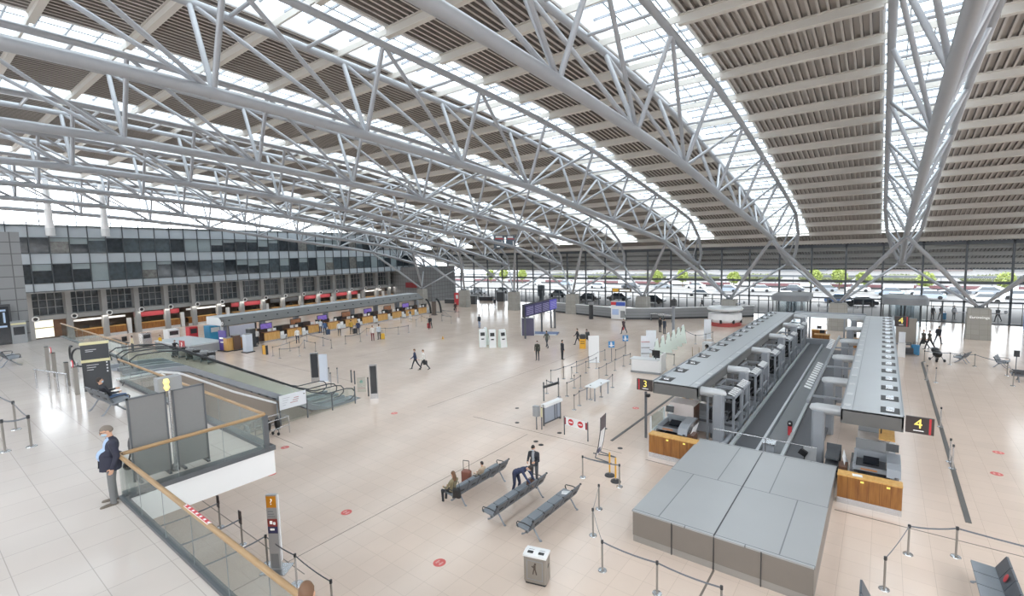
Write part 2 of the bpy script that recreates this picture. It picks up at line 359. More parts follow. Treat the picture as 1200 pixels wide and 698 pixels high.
# ---- concrete columns with the steel struts that carry the trusses
XC = [7.53 - S*k for k in range(0, 8)]; YC = 64.7
cl = ['rightmost one, beside the benches by the glass wall', 'second from the right, behind the check-in belts', 'third from the right, behind the red-based exhibit', 'fourth from the right, beside the blue and white poster', 'fifth from the right, behind the departure board', 'sixth from the right, in the hall middle', 'seventh from the right, beside the red figure', 'leftmost one, at the end of the far check-in row']
for k, x in enumerate(XC):
    c = thing('support_column', 'concrete column with four struts, ' + cl[k], 'column', (x, YC, 0), 0, 'concrete columns along the glass wall')
    mb = MB(); a, b = .92, .82
    vs = [(sx*w, sy*w*.72, z) for w, z in ((a, 0), (b, 3.0)) for sx, sy in ((-1, -1), (1, -1), (1, 1), (-1, 1))]
    mb.add(vs, [(3, 2, 1, 0), (4, 5, 6, 7), (0, 1, 5, 4), (1, 2, 6, 5), (2, 3, 7, 6), (3, 0, 4, 7)])
    mb.box((0, 0, 3.04), (1.45, 1.05, .09)); obj('concrete_base', mb, CONC, c)
    mb = MB().lathe([(.34, 3.08), (.3, 3.2), (.2, 3.3)], n=14)
    for sx in (-1, 1):
        for sy in (-1, 1): mb.box((sx*.22, sy*.16, 3.22), (.3, .05, .28), rz=math.atan2(sy, sx))
    obj('steel_shoe', mb, STEEL_D, c)
    for sx in (-1, 1):
        tx = min(XT, key=lambda q: abs(q-x-sx*S/2))-x
        obj('strut', MB().path([(sx*.15, -.1, 3.2), (tx*.5, -(YC-57.8)*.5, 6.75), (tx, -(YC-57.8), 10.2)], [.13, .21, .15], 12), STEEL_T, c)
        obj('strut', MB().path([(sx*.15, .1, 3.2), (tx*.5, 2.9, 5.2), (tx-sx*.2, 5.8, 7.3)], [.1, .15, .11], 12), STEEL_T, c)
    if k in (0, 1, 2):
        sp = MB()
        for sx in (-1, 1): sp.tube((sx*.8, -.3, 2.6), (sx*1.75, -.5, 2.62), .035); sp.lathe([(.06, 0), (.13, .12), (.13, .3), (.06, .34)], (sx*1.8, -.5, 2.6), 10)
        obj('lamp_arm', sp, STEEL, c)
    if k == 0:
        text('lettering', 'Eurowings', .34, WHITE_LET, c, (0, -.655, 2.2), (PI/2-.03, 0, 0))
# ================================================================== FLOORS AND WALLS
GZ = 4.2
struct('floor', MB().bb((-100, -16, -.3), (30, 77.2, 0)), FLOOR)
# gallery slab: polygon with the projecting corner
poly = [(-48.5, -16), (3.5, -16), (3.5, 2.93), (-13.6, 2.93), (-13.6, 6.15), (-27.1, 6.15), (-27.1, 7.5), (-48.5, 7.75)]
struct('floor_gallery', MB().prism(poly, GZ-.45, GZ, 'z'), GFLOOR)
g = struct('trim_1')
mb = MB(); mb.bb((-27.1, 6.15, 3.5), (-13.6, 6.3, GZ-.02)); mb.bb((-13.6, 2.93, 3.5), (-13.45, 6.3, GZ-.02)); mb.bb((-13.6, 2.93, 3.5), (3.5, 2.97, GZ-.02)); mb.bb((-48.5, 7.75, 3.5), (-27.1, 7.85, GZ-.02))
obj('slab_fascia', mb, WHITE, g)
mb = MB(); mb.bb((-27.1, 6.1, GZ-.02), (-13.58, 6.34, GZ+.1)); mb.bb((-13.72, 2.93, GZ-.02), (-13.42, 6.34, GZ+.1)); mb.bb((-13.6, 2.83, GZ-.02), (3.5, 2.96, GZ+.06)); mb.bb((-48.5, 7.7, GZ-.02), (-31.6, 7.9, GZ+.08))
obj('balustrade_shoe', mb, STEEL_D, g)
mb = MB(); mb.bb((-48.5, -12.4, 0), (3.5, -12, 3.75)); struct('wall_gallery', mb, WHITE_L)
struct('wall_front', MB().bb((-100, -17.6, 0), (30, -17.2, 14)), WHITE_L); struct('wall_right', MB().bb((25.6, -17.4, 0), (26, 76.8, 13)), WHITE_L)
# red floor dots, dark floor joints and cable strips
rd = [(515, 659, .2), (406, 600, .2), (334, 524, .2), (318, 555, .2), (745, 478, .2), (1170, 530, .2), (1168, 555, .2), (462, 484, .2)]
rl = ['below the trash bin', 'left of the three benches', 'below the luggage rails, upper of the pair', 'beside the white gallery edge, lower of the pair', 'beside the left check-in canopy', 'right of the dark floor strip, upper of the pair', 'right of the dark floor strip, lower of the pair', 'beside the tall dark info panel']
rl[0] = 'nearest the camera, left of the trash bin'
for (px, py, r), l in zip(rd, rl):
    c = G(px, py); t = thing('floor_sticker', 'round red floor sticker, ' + l, 'floor sticker', (c.x, c.y, 0), 0, 'red distance stickers on the floor')
    obj('disc', MB().lathe([(r, .001), (r, .004)], n=24), RED_S, t)
    mb = MB()
    for sx in (-1, 1): mb.bb((sx*.075-.03, -.09, .004), (sx*.075+.03, .08, .006))
    mb.bb((-.08, -.02, .004), (.08, .0, .006)); obj('print', mb, mat('pale red print', '#e2a39c', .5), t)
j = struct('trim_2'); mb = MB()
def strip(a, b, w, h=.004):
    a, b = Vector((a[0], a[1], 0)), Vector((b[0], b[1], 0)); c = (a+b)/2; d = b-a
    mb.box((c.x, c.y, h/2), (d.length, w, h), rz=math.atan2(d.y, d.x))
strip((-3.68, 5), (-3.68, 14.24), .06); strip((-8.3, 20.45), (-6.2, 20.45), .05); strip((-1.1, 20.2), (10, 20.2), .05); strip((-18.9, 20.5), (-9.5, 20.5), .025); strip((-22.5, 20.2), (-22.5, 60), .03); strip((-60, 12.2), (-23, 12.2), .03); strip((-40, 27), (-40, 60), .03)
strip((-55, 21.4), (-32, 21.4), .03); strip((-13.6, 7), (-27, 7), .03); strip((-14.6, 3), (-14.6, 20), .025)
obj('floor_joint', mb, mat('dark floor joint', '#6f655d', .6), j)
mb = MB(); strip((2.6, 21.7), (2.72, 50), .16, .02); strip((-10.55, 21.6), (-10.55, 42), .14, .02)
obj('cable_strip', mb, mat('cable strip', '#5a5856', .5), j)
ctr = 0
for px, py in ((628, 457+60), (606, 478), (655.6, 507), (709, 502), (634, 521), (726.7, 525), (606, 495)):
    c = G(px, py); o = obj('floor_socket', MB().lathe([(.13, .001), (.12, .012)], n=14), BLACK, None, (c.x, c.y, 0)); ctr += 1
    tag(o, 'round black floor socket cover, ' + ['below the grey queue box', 'left of the queue barriers, farther one', 'below the no-entry panel', 'right of the tall leaning banner', 'above the standing bench man', 'beside the dark floor strip end', 'left of the queue barriers, nearer one'][ctr-1], 'socket cover', 'black floor sockets')
# far glass wall
wb = struct('wall_back'); YW = 77
mb = MB()
xs = [7.65+3.85*k for k in range(-27, 6)]
for x in xs: mb.bb((x-.1, YW-.12, 0), (x+.1, YW+.12, 9.75))
obj('mullion', mb, MULL, wb)
mb = MB(); mb.bb((-98, YW-.15, 4.6), (28, YW+.15, 4.9)); mb.bb((-98, YW-.12, 2.42), (28, YW+.12, 2.6)); mb.bb((-98, YW-.12, 9.2), (28, YW+.12, 9.7)); mb.bb((-98, YW-.1, 6.9), (28, YW+.1, 7.0)); mb.bb((-98, YW-.12, 0), (28, YW+.12, .12))
obj('transom', mb, MULL, wb)
mb = MB()
for x in xs:
    if x > -13 or x < -48:
        mb.bb((x+1.9, YW-.09, 0), (x+2.05, YW+.09, 2.5)); mb.bb((x+.95, YW-.04, 0), (x+1.0, YW+.04, 2.5)); mb.bb((x+2.9, YW-.04, 0), (x+2.95, YW+.04, 2.5))
    else: mb.bb((x+1.2, YW-.08, 0), (x+1.32, YW+.08, 2.5)); mb.bb((x+2.5, YW-.08, 0), (x+2.62, YW+.08, 2.5))
obj('door_post', mb, MULL, wb)
obj('glazing', MB().add([(-98, YW, .1), (28, YW, .1), (28, YW, 9.3), (-98, YW, 9.3)], [(0, 1, 2, 3)]), GLASS_W, wb)
# low grey wall with sill in front of the glass
lw = struct('wall_low')
pl = [(-42, 65.5), (-30, 62.6), (-28.2, 62.4), (-24, 64.6), (-14, 72.5)]
mb = MB(); mb2 = MB(); mb3 = MB()
for a, b in zip(pl, pl[1:]):
    d = Vector((b[0]-a[0], b[1]-a[1], 0)); c = ((a[0]+b[0])/2, (a[1]+b[1])/2); rz = math.atan2(d.y, d.x)
    mb.box((*c, .75), (d.length+.1, .2, 1.5), rz=rz); mb2.box((*c, 1.53), (d.length+.15, .5, .08), rz=rz); mb3.box((*c, .12), (d.length+.1, .28, .24), rz=rz)
    for q in (.55, 1.0): mb3.box((*c, q), (d.length+.1, .215, .02), rz=rz)
obj('panel', mb, GREY, lw); obj('sill', mb2, WHITE_L, lw); obj('plinth', mb3, DARK, lw)
# revolving doors with curved canopies
def revolving(x, n, label):
    d = struct('door_%d' % n, loc=(x, 73.4, 0)); r = 2.15
    arc = [(r*math.cos(a), r*.75*math.sin(a)-1.0) for a in (PI*(1+i/20) for i in range(21))]
    mb = MB(); vs = []
    for sc, z in ((1.0, 2.45), (1.0, 3.1), (.9, 3.2)): vs += [(p[0]*sc, p[1]*sc, z) for p in arc] + [(r*sc, 3.4, z), (-r*sc, 3.4, z)]
    W = 23; fs = [(k*W+i, k*W+(i+1) % W, (k+1)*W+(i+1) % W, (k+1)*W+i) for k in range(2) for i in range(W)] + [tuple(range(W-1, -1, -1)), tuple(range(2*W, 3*W))]
    mb.add(vs, fs); obj('canopy', mb, mat('canopy grey', '#8f9296', .45, .2), d)
    mb = MB()
    for i in (0, 5, 10, 15, 20): p = arc[i]; mb.bb((p[0]*.93-.05, p[1]*.93-.05, 0), (p[0]*.93+.05, p[1]*.93+.05, 2.5))
    mb.bb((-.06, -.1, 0), (.06, 2.0, .1)); mb.tube((0, .2, 0), (0, .2, 2.45), .06)
    obj('frame', mb, DARK, d)
    mb = MB(); vs = [(p[0]*.93, p[1]*.93, z) for p in arc for z in (.05, 2.45)]; mb.add(vs, [(2*i, 2*i+2, 2*i+3, 2*i+1) for i in range(20)]); obj('curved_glass', mb, GLASS, d)
    for a in (.5, .5+PI/2, .5+PI, .5+1.5*PI):
        mb = MB(); mb.box((math.cos(a)*.85, .2+math.sin(a)*.85, 1.2), (1.7, .05, 2.3), rz=a); obj('wing', mb, GLASS_W, d)
revolving(2.15, 1, ''); revolving(-9.6, 2, '')
# grey end wall tower at the gallery
wl = struct('wall_left'); obj('stone_wall', MB().bb((-60, -16, 0), (-48, 6.1, 11.9)), CONC_TILE, wl)
# ================================================================== OFFICE FACADE (along the left side of the hall)
fa = struct('wall_facade', loc=(-78, 10, 0), rz=math.atan(.095)); L0, L1 = -3, 64
mb = MB(); mb.bb((-10, L0, 2.9), (-2.6, L1, 3.45)); mb.bb((-10, L0, 6.3), (-.1, L1, 6.6)); mb.bb((-10, L0, 14.0), (0, L1, 14.3)); mb.bb((-9, L0, 0), (-8.4, L1, 6.4))
obj('concrete_slab', mb, CONCG, fa)
mb = MB()
for z0, z1 in ((6.5, 7.45), (9.7, 10.95), (12.8, 14.2)): mb.bb((-.25, L0, z0), (0, L1, z1))
obj('spandrel', mb, SPAND, fa)
mb = MB(); n = int((L1-L0)/1.8)
for i in range(n+1): mb.bb((-.02, L0+i*1.8-.04, 6.4), (.14, L0+i*1.8+.04, 14.6))
for z in (6.5, 7.45, 9.7, 10.95, 12.8, 14.2): mb.bb((-.02, L0, z-.04), (.07, L1, z+.04))
obj('mullion', mb, MULL, fa)
for z0, z1 in ((7.45, 9.7), (10.95, 12.8)):
    for i in range(n):
        y = L0+i*1.8; w = random.choices(WIN, (6, 4, 1.2, 2))[0]
        mb = MB().use(w); mb.bb((-.3, y, z0), (-.06, y+1.8, z1))
        if random.random() < .35: mb.use(WIN[2]); h = random.uniform(.3, 1.2); mb.bb((-.07, y+.05, z1-h), (-.05, y+1.75, z1-.02))
        obj('office_window', mb, None, fa)
n2 = int((L1-L0)/3.6)
mbp = MB(); mbg = MB(); mbd = MB()
for i in range(n2+1):
    y = L0+i*3.6
    mbp.bb((-3.2, y-.28, 0), (-2.4, y+.28, 6.5))
    mbd.bb((-3.4, y+.28, 3.45), (-3.3, y+3.32, 6.3))
    for q in range(5): mbg.bb((-3.3, y+.28+q*.76-.035, 3.45), (-3.2, y+.28+q*.76+.035, 6.3))
    for q in range(4): mbg.bb((-3.3, y+.28, 3.5+q*.92-.03), (-3.21, y+3.32, 3.5+q*.92+.03))
obj('pier', mbp, CONCG, fa); obj('lower_glazing', mbd, mat('dark lower glazing', '#4a5055', .08, 0, .9, 2), fa); obj('window_grid', mbg, mat('window grid', '#9a9da0', .5), fa)  # lower panes in dark glass with strong random mottling
mb = MB(); mb.bb((-8.3, L0, .0), (-8.2, L1, 3)); obj('rear_wall', mb, mat('shop interior wall', '#6e6258', .6, 0, .35, .4), fa)
# shop fronts beneath the offices: sign board and wooden counter, one unit per two piers
kinds = [('white', WHITE), ('red', mat('dark red sign board', '#8f2f36', .4)), ('white', WHITE), ('red', MATS['dark red sign board']), ('black', DARK), ('red', MATS['dark red sign board']), ('red', MATS['dark red sign board']), ('white', WHITE), ('black', DARK)]
Rf = Matrix.Rotation(math.atan(.095), 3, 'Z')
def FP(x, y, z=0): return Vector((-78, 10, 0)) + Rf @ Vector((x, y, z))
rzf = math.atan(.095)
for i, (cn, cm) in enumerate(kinds):
    y = 4.5+i*6.6; c = FP(-3.4, y)
    u = thing('ticket_counter', '%s-signed wooden ticket counter under the office facade, %s from the gallery' % (cn, ORD[i]), 'counter', c, rzf, 'ticket counters under the office facade')
    mb = MB(); mb.bb((.3, 0, 2.35), (.45, 5.6, 2.6)) if cn == 'white' else mb.bb((.3, 0, 2.1), (.45, 5.6, 2.75)); obj('sign_board', mb, cm, u)
    obj('counter_front', MB().bb((.3, .2, .35), (.5, 5.6, 1.2)), WOOD, u); obj('counter_top', MB().bb((-.4, .15, 1.2), (.6, 5.65, 1.26)), WOOD_L, u); obj('plinth', MB().bb((.25, .2, 0), (.48, 5.6, .35)), WHITE_L, u)
    for q in range(2): obj('monitor', MB().bb((-.2, 1.2+q*2.6, 1.3), (-.12, 1.8+q*2.6, 1.7)), BLACK, u)
    obj('end_post', MB().bb((.2, 5.75, 0), (.55, 6.2, 2.1)), WHITE_L, u)
    la = bpy.data.lights.new('added_counter_fill', 'AREA'); la.shape = 'RECTANGLE'; la.size = .35; la.size_y = 5.2; la.energy = 75; la.color = (1, .93, .84); lo = bpy.data.objects.new('added_counter_fill', la); COL.objects.link(lo); lo.parent = u; lo.location = (1.0, 2.9, 2.85)  # area fill added to brighten the dim counters, not a known fixture
for i in range(16):
    c = FP(-2.35, 1.0+i*3.6, 3.15); s = thing('ring_sign', 'white ring-shaped sign above the ticket counters, %s from the gallery' % ORD[i], 'sign', c, rzf, 'ring signs above the ticket counters')
    pts = [(0.05, .28*math.cos(a), .28*math.sin(a)) for a in (2*PI*q/18 for q in range(18))]
    obj('ring', MB().path(pts, .075, 6, True), WHITE, s); obj('disc', MB().bb((-.02, -.22, -.22), (.02, .22, .22)), DARK, s)
# glass gable above the offices and two white posts on its roof
we = struct('wall_gable'); mb = MB(); XG = -85.5
for q in range(26): mb.bb((XG-.06, -16+q*3.6-.05, 0 if q < 0 else 13), (XG+.06, -16+q*3.6+.05, 20.8))
for z in (15.2, 17.2): mb.bb((XG-.05, -16, z-.05), (XG+.05, 76, z+.05))
obj('mullion', mb, STEEL, we)
obj('glazing', MB().add([(XG, -16, 13.5), (XG, 76, 13.5), (XG, 76, 20), (XG, -16, 20)], [(0, 1, 2, 3)]), GLASS_W, we)
for i, (px, h) in enumerate(((62, 0), (127, 0))):
    d = _ray(px, 276); tt = -76.5/d.x; y = d.y*tt
    o = thing('roof_post', 'round white post with flared foot above the offices, %s of the two' % ('left' if i == 0 else 'right'), 'post', (-77.6, y, 13.0), 0, 'white posts above the offices')
    obj('shaft', MB().lathe([(.42, .9), (.34, 2.0), (.32, 6.4)], n=16), WHITE, o); obj('foot', MB().lathe([(.44, 0), (.44, .9)], n=16), WHITE_L, o)
# ================================================================== OUTSIDE THE GLASS
struct('floor_street', MB().bb((-160, 77.3, -.3), (160, 420, -.02)), mat('pale asphalt', '#626161', .8, 0, .05, .2))
st = struct('trim_3'); mb = MB(); mb.bb((-150, 96, -.02), (150, 98.4, .1)); mb.bb((-150, 116, -.02), (150, 117.5, .1)); obj('kerb', mb, mat('pale kerb', '#858481', .8), st)
br = thing('crash_barrier', 'long low red and white road barrier beyond the glass wall', 'barrier', (0, 128, 0))
mb = MB(); mb2 = MB()
for q in range(60): (mb if q % 3 else mb2).bb((-150+q*5, -.1, .35), (-145+q*5, .1, .95))
obj('red_rail', mb, mat('barrier red', '#6e474b', .6), br); obj('white_rail', mb2, WHITE, br); mb = MB(); mb.bb((-150, -.2, 0), (150, .2, .35)); obj('base', mb, DARK, br)
fb = thing('foot_bridge_parapet', 'long dark railing band along the raised road outside', 'railing', (0, 140, 0)); mb = MB(); mb.bb((-150, -.1, 1.8), (150, .1, 2.3))
for q in range(76): mb.bb((-150+q*4, -.05, 0), (-149.9+q*4, .05, 1.8))
obj('rails', mb, STEEL_D, fb)
LEAF = mat('hedge leaves', '#5a603f', .8, 0, .35, 2); LEAF2 = mat('spring leaves', '#7d8a3e', .8, 0, .3, 2); TRUNK = mat('bark', '#5e4c3c', .9)
def foliage(mb, c, r, n, s):
    for _ in range(n):
        v = Vector((random.gauss(0, 1), random.gauss(0, 1), random.gauss(0, 1))).normalized()*random.uniform(.55, 1); p = Vector((c[0]+v.x*r[0], c[1]+v.y*r[1], c[2]+v.z*r[2]))
        a = Vector((random.uniform(-1, 1), random.uniform(-1, 1), random.uniform(-1, 1))).normalized()*s; b = a.orthogonal().normalized()*s
        mb.add([p-a-b*.6, p+a*.2-b, p+a+b*.6, p-a*.2+b], [(0, 1, 2, 3)])
hl = ['below the second truss from the right', 'right of the end-on truss', 'at the right edge, nearer the end-on truss', 'at the right edge of the glass wall', 'behind the hanging number board', 'left of the fourth column', 'between the third and fourth columns', 'behind the third column', 'behind the left revolving door', 'behind the right revolving door']
for i in range(10):
    x = 52-i*16; mb = MB()
    h = thing('hedge', 'rounded green hedge across the road outside, %s counted from the right' % ORD[i], 'hedge', (x, 150, 0), 0, 'hedges across the road')
    mb.use(LEAF); mb.ell((0, 0, 1.0), (6.2, 1.2, 1.0), 18, 8); foliage(mb, (0, 0, 1.1), (6.4, 1.3, 1.1), 420, .25); obj('foliage', mb, None, h)
for i, (px, hh) in enumerate(((955, 7), (984, 7.5), (1012, 6), (770, 6.5), (800, 7), (590, 8), (612, 7), (575, 7), (1085, 6), (1180, 6), (860, 6))):
    d = _ray(px, 320); t_ = 124.5/d.y; x = d.x*t_; hh *= .62
    t = thing('young_tree', 'young tree with bright yellow green leaves outside, %s counted along the road' % ORD[i], 'tree', (x, 124.5, 0), 0, 'young trees across the road')
    obj('trunk', MB().tube((0, 0, 0), (0, 0, hh*.6), .14, .08, 8), TRUNK, t); mb = MB(); foliage(mb, (0, 0, hh*.64), (1.5, 1.5, hh*.4), 500, .2); obj('crown', mb, LEAF2, t)
for i, (x, w, h, c) in enumerate(((-150, 60, 11, '#c9c4bd'), (-85, 45, 9, '#b9a9a0'), (-36, 38, 12, '#b4bdc6'), (6, 34, 9, '#cdb9b4'), (44, 30, 11, '#c4c6c8'), (85, 40, 9, '#c2bbb2'))):
    b = thing('distant_building', ['wide pale block far left beyond the road', 'low brownish block left of the middle beyond the road', 'blue grey office block beyond the road', 'pink grey flat building beyond the road', 'light grey block right of the end-on truss', 'beige block at the far right beyond the road'][i], 'building', (x, 215, 0))
    obj('wall', MB().bb((-w/2, 0, 0), (w/2, 14, h)), mat('building %d' % i, '#%02x%02x%02x' % tuple(int(int(c[k:k+2], 16)*.55) for k in (1, 3, 5)), .8, 0, .06, .3), b); mb = MB()
    for r_ in range(int(h//3)): mb.bb((-w/2+1, -.1, 1.2+r_*3), (w/2-1, .02, 2.6+r_*3))
    obj('window_band', mb, WIN[1], b); obj('roof', MB().bb((-w/2-.4, -.4, h), (w/2+.4, 14.4, h+.4)), GREY, b)
# cars
def car(label, x, y, rz, col, L=4.3, W=1.8, H=1.5):
    t = thing('car', label, 'car', (x, y, 0), rz, 'cars outside the glass wall'); paint = mat('car paint '+col, col, .25, .1, .02)
    low = [(-L/2, .35), (-L/2+.05, .75), (-L*.28, .92), (L*.5-.1, .88), (L/2, .6), (L/2-.05, .3), (-L/2+.1, .25)]
    obj('body', MB().prism([(p[0], p[1]) for p in low], -W/2, W/2, 'y'), paint, t)
    cab = [(-L*.3, .9), (-L*.16, H-.05), (L*.2, H), (L*.4, .9)]
    vs = [(p[0], s*(W/2-.05 if p[1] < 1 else W/2-.25), p[1]) for s in (-1, 1) for p in cab]
    obj('windows', MB().add(vs, [(3, 2, 1, 0), (4, 5, 6, 7), (0, 1, 5, 4), (1, 2, 6, 5), (2, 3, 7, 6)]), mat('car glass', '#39424a', .1), t)
    obj('roof', MB().bb((-L*.17, -W/2+.24, H-.06), (L*.21, W/2-.24, H+.02)), paint, t)
    for sx in (-.31, .31):
        for sy in (-1, 1): obj('wheel', MB().tube((sx*L, sy*(W/2-.2), .32), (sx*L, sy*(W/2+.01), .32), .32, n=14), BLACK, t)
    return t
def at_y(px, Y):
    d = _ray(px, 330); return d.x*Y/d.y
cl_ = [(1155, 104, '#eef0f2', 0, 'white car outside, right of the rightmost column'), (1010, 92, '#2c3038', .1, 'black car outside behind the second column'), (985, 96, '#6d86b0', 0, 'blue car outside between the second and third columns'), (1050, 101, '#c9ccd0', 0, 'silver car outside behind the right revolving door'), (765, 84, '#3b3f45', .05, 'dark car outside just beyond the low grey wall'),
       (690, 84, '#33373d', 0, 'black car outside left of the poster'), (725, 86, '#6a6f76', 0, 'grey car outside behind the poster'), (655, 88, '#a0a4a8', 0, 'light grey car outside behind the departure board'), (560, 88, '#b9bcc0', 0, 'pale car outside between the leftmost columns'), (920, 99, '#d8dadc', 0, 'white car outside above the left revolving door'), (1090, 108, '#a8b4c2', 0, 'bluish car outside right of the right revolving door'), (590, 92, '#e3e5e6', 0, 'white van-like car outside near the middle columns'), (820, 99, '#dcdcdc', 0, 'white car outside between the third and fourth columns')]
for i_ in range(16):
    cl_.append((1195-i_*38, 112+(i_*7) % 9, ['#dfe2e5', '#8f969e', '#4a4f57', '#c2c8d0', '#9aa7ba'][i_ % 5], (i_ % 3)*.05, '%s parked car in the row across the street, %s from the right' % (['white', 'grey', 'dark', 'silver', 'bluish'][i_ % 5], ORD[i_])))
for px, Y, c, rz, l in cl_: car(l, at_y(px, Y), Y, rz, c)
# ================================================================== GALLERY BALUSTRADE
def balustrade(label, a, b, n, rail=True, h=1.05):
    a, b = Vector(a), Vector(b); d = b-a; L = d.length; rz = math.atan2(d.y, d.x)
    t = thing('balustrade', label, 'balustrade', a, rz)
    for i in range(n): obj('glass_pane', MB().bb((i*L/n+.004, -.006, .05), ((i+1)*L/n-.004, .006, h-.02)), GLASS, t)
    mb = MB()
    for i in range(1, n): mb.bb((i*L/n-.003, -.005, .05), (i*L/n+.003, .005, h-.03))
    obj('pane_joint', mb, GREY, t)
    if rail: obj('handrail', MB().tube((-.05, 0, h), (L+.05, 0, h), .045, n=12), RAILW, t)
    return t
b1 = balustrade('glass balustrade with round wooden handrail at the bottom left, nearest the camera', (-13.5, 2.87, GZ), (3.2, 2.87, GZ), 12)
s_ = obj('warning_sticker', MB().bb((4.0, -.03, 1.083), (5.0, .03, 1.098)), WHITE, b1); mb = MB(); mb.bb((4.0, -.03, 1.098), (5.0, -.02, 1.1)); mb.bb((4.0, .02, 1.098), (5.0, .03, 1.1))
for q in range(6): mb.bb((4.05+q*.16, -.021, 1.098), (4.14+q*.16, .021, 1.1))
obj('red_print', mb, RED, s_)
balustrade('glass balustrade with wooden handrail in front of the grey partition panels', (-13.45, 2.95, GZ), (-13.45, 6.05, GZ), 3)
balustrade('glass balustrade with thin wooden handrail running behind the grey partition panels', (-13.55, 6.12, GZ), (-27.0, 6.12, GZ), 9)
balustrade('glass balustrade at the far end of the gallery beside the black display tower', (-31.8, 7.6, GZ), (-48, 7.75, GZ), 10)
o = obj('corner_post', MB().bb((-13.5, 6.05, GZ), (-13.4, 6.17, GZ+1.02)), STEEL_D); tag(o, 'dark corner post of the gallery balustrade above the white slab edge', 'post')
# grey partition panels with a sign post between them
def panel(label, y0, y1, x=-14.3):
    t = thing('partition_panel', label, 'partition', (x, (y0+y1)/2, GZ)); w = y1-y0
    obj('felt_panel', MB().bb((-.03, -w/2+.03, .06), (.03, w/2-.03, 2.05)), GREY_P, t)
    mb = MB(); mb.bb((-.04, -w/2, .0), (.04, -w/2+.04, 2.08)); mb.bb((-.04, w/2-.04, 0), (.04, w/2, 2.08)); mb.bb((-.04, -w/2, 2.04), (.04, w/2, 2.08)); obj('frame', mb, STEEL_D, t)
    mb = MB(); mb.box((0, -w/2+.1, .03), (.5, .06, .05)); mb.box((0, w/2-.1, .03), (.5, .06, .05)); obj('foot', mb, STEEL_D, t)
panel('left one of two tall grey felt partition panels behind the gallery handrail', 3.3, 4.1)
panel('right one of two tall grey felt partition panels behind the gallery handrail', 4.23, 4.97)
t = thing('sign_post', 'slim post with small grey box and lit yellow lamp sign between the grey partition panels', 'sign', (-14.2, 4.16, GZ))
obj('pole', MB().tube((0, 0, 0), (0, 0, 2.1), .035), CHROME, t); obj('base', MB().lathe([(.09, 0), (.07, .18), (.04, .2)], n=14), CHROME, t)
obj('sign_box', MB().bb((-.3, -.22, 2.08), (-.02, .3, 2.42)), GREY, t); obj('yellow_lamp', MB().lathe([(.03, 2.1), (.07, 2.18), (.05, 2.25), (.075, 2.32), (.05, 2.4)], (.02, -.05, 0), 12), mat('yellow lamp', '#f2dc8a', .4, emit=.7), t)
# gallery benches
def bench(label, loc, rz, n, sticker=(), group='grey seat benches in the hall', arms=True):
    """seats in a row along local y; seats face -x"""
    t = thing('seat_bench', label, 'bench', loc, rz, group); w = .62; L = n*w
    obj('beam', MB().bb((-.12, -L/2+.02, .33), (-.04, L/2-.02, .4)), STEEL_D, t)
    for i in range(n):
        y = -L/2+(i+.5)*w; mb = MB()
        mb.add([(-.5, y-.29, .44), (-.5, y+.29, .44), (.02, y+.29, .39), (.02, y-.29, .39), (-.5, y-.29, .49), (-.5, y+.29, .49), (.02, y+.29, .45), (.02, y-.29, .45)], [(3, 2, 1, 0), (4, 5, 6, 7), (0, 1, 5, 4), (1, 2, 6, 5), (2, 3, 7, 6), (3, 0, 4, 7)])
        obj('seat', mb, SEAT, t); mb = MB()
        mb.add([(.0, y-.29, .46), (.0, y+.29, .46), (.06, y+.29, .44), (.06, y-.29, .44), (.2, y-.29, .85), (.2, y+.29, .85), (.25, y+.29, .84), (.25, y-.29, .84)], [(3, 2, 1, 0), (4, 5, 6, 7), (0, 1, 5, 4), (1, 2, 6, 5), (2, 3, 7, 6), (3, 0, 4, 7)])
        b = obj('backrest', mb, SEATB, t); mb = MB(); mb.box((.155, y, .6), (.02, .2, .05), ry=.5); obj('slot', mb, BLACK, b)
        if i in sticker:
            s = obj('no_sit_sticker', MB().tube((-.002+.06, y, .62), (.05, y, .625), .0), RED, b) if False else obj('no_sit_sticker', MB().add([(.085+.11*math.sin(a)*.4-.012, y+.11*math.cos(a), .69+.11*math.sin(a)) for a in (2*PI*q/14 for q in range(14))], [tuple(range(14))]), RED, b)
    for i in range(n+1) if arms else ():
        y = -L/2+i*w; mb = MB()
        mb.path([(.14, y, .62), (-.15, y, .66), (-.42, y, .64), (-.46, y, .58), (-.4, y, .44)], .02, 6); obj('armrest', mb, DARK, t) if i in (0, n) else None; mb = MB().box((.22, y, .84), (.06, .05, .05)); obj('back_cap', mb, BLACK, t)
    for y in (-L/2+.35, L/2-.35):
        mb = MB(); mb.path([(-.48, y, .02), (-.4, y, .05), (-.1, y, .34), (.0, y, .34), (.2, y, .05), (.26, y, .02)], .028, 8); mb.lathe([(.05, 0), (.04, .03)], (-.48, y, 0), 8); mb.lathe([(.05, 0), (.04, .03)], (.26, y, 0), 8); obj('leg', mb, STEEL, t)
    return t
bench('grey seat bench leftmost of the three in the hall, with a woman and child', (-12.55, 13.95, 0), 0, 5)
bench('middle one of three grey seat benches in the hall, man bending over it', (-10.5, 13.75, 0), 0, 5)
bench('empty grey seat bench rightmost of the three in the hall', (-8.95, 13.7, 0), 0, 5)
c = G(120, 486, GZ); bench('grey seat bench on the gallery with a man in a black jacket', (-22.2, 4.5, GZ), -PI/2+.1, 3, group='benches on the gallery')
c = G(14, 428, GZ); bench('empty grey seat bench at the far left end of the gallery', (c.x-.3, c.y-.2, GZ), -PI/2+.05, 3, group='benches on the gallery')
BB = G(1166, 664, .45); BC = G(1022, 682, .85)
bench('grey seat bench with a red no-sit sticker at the bottom right corner', (BB.x, BB.y-1.55, 0), 0, 5, (3, 1), group='benches at the right edge', arms=False); 
bench('bench end peeking in at the bottom edge right of the grey cover', (BC.x, BC.y-1.55, 0), PI, 5, group='benches at the right edge', arms=False)
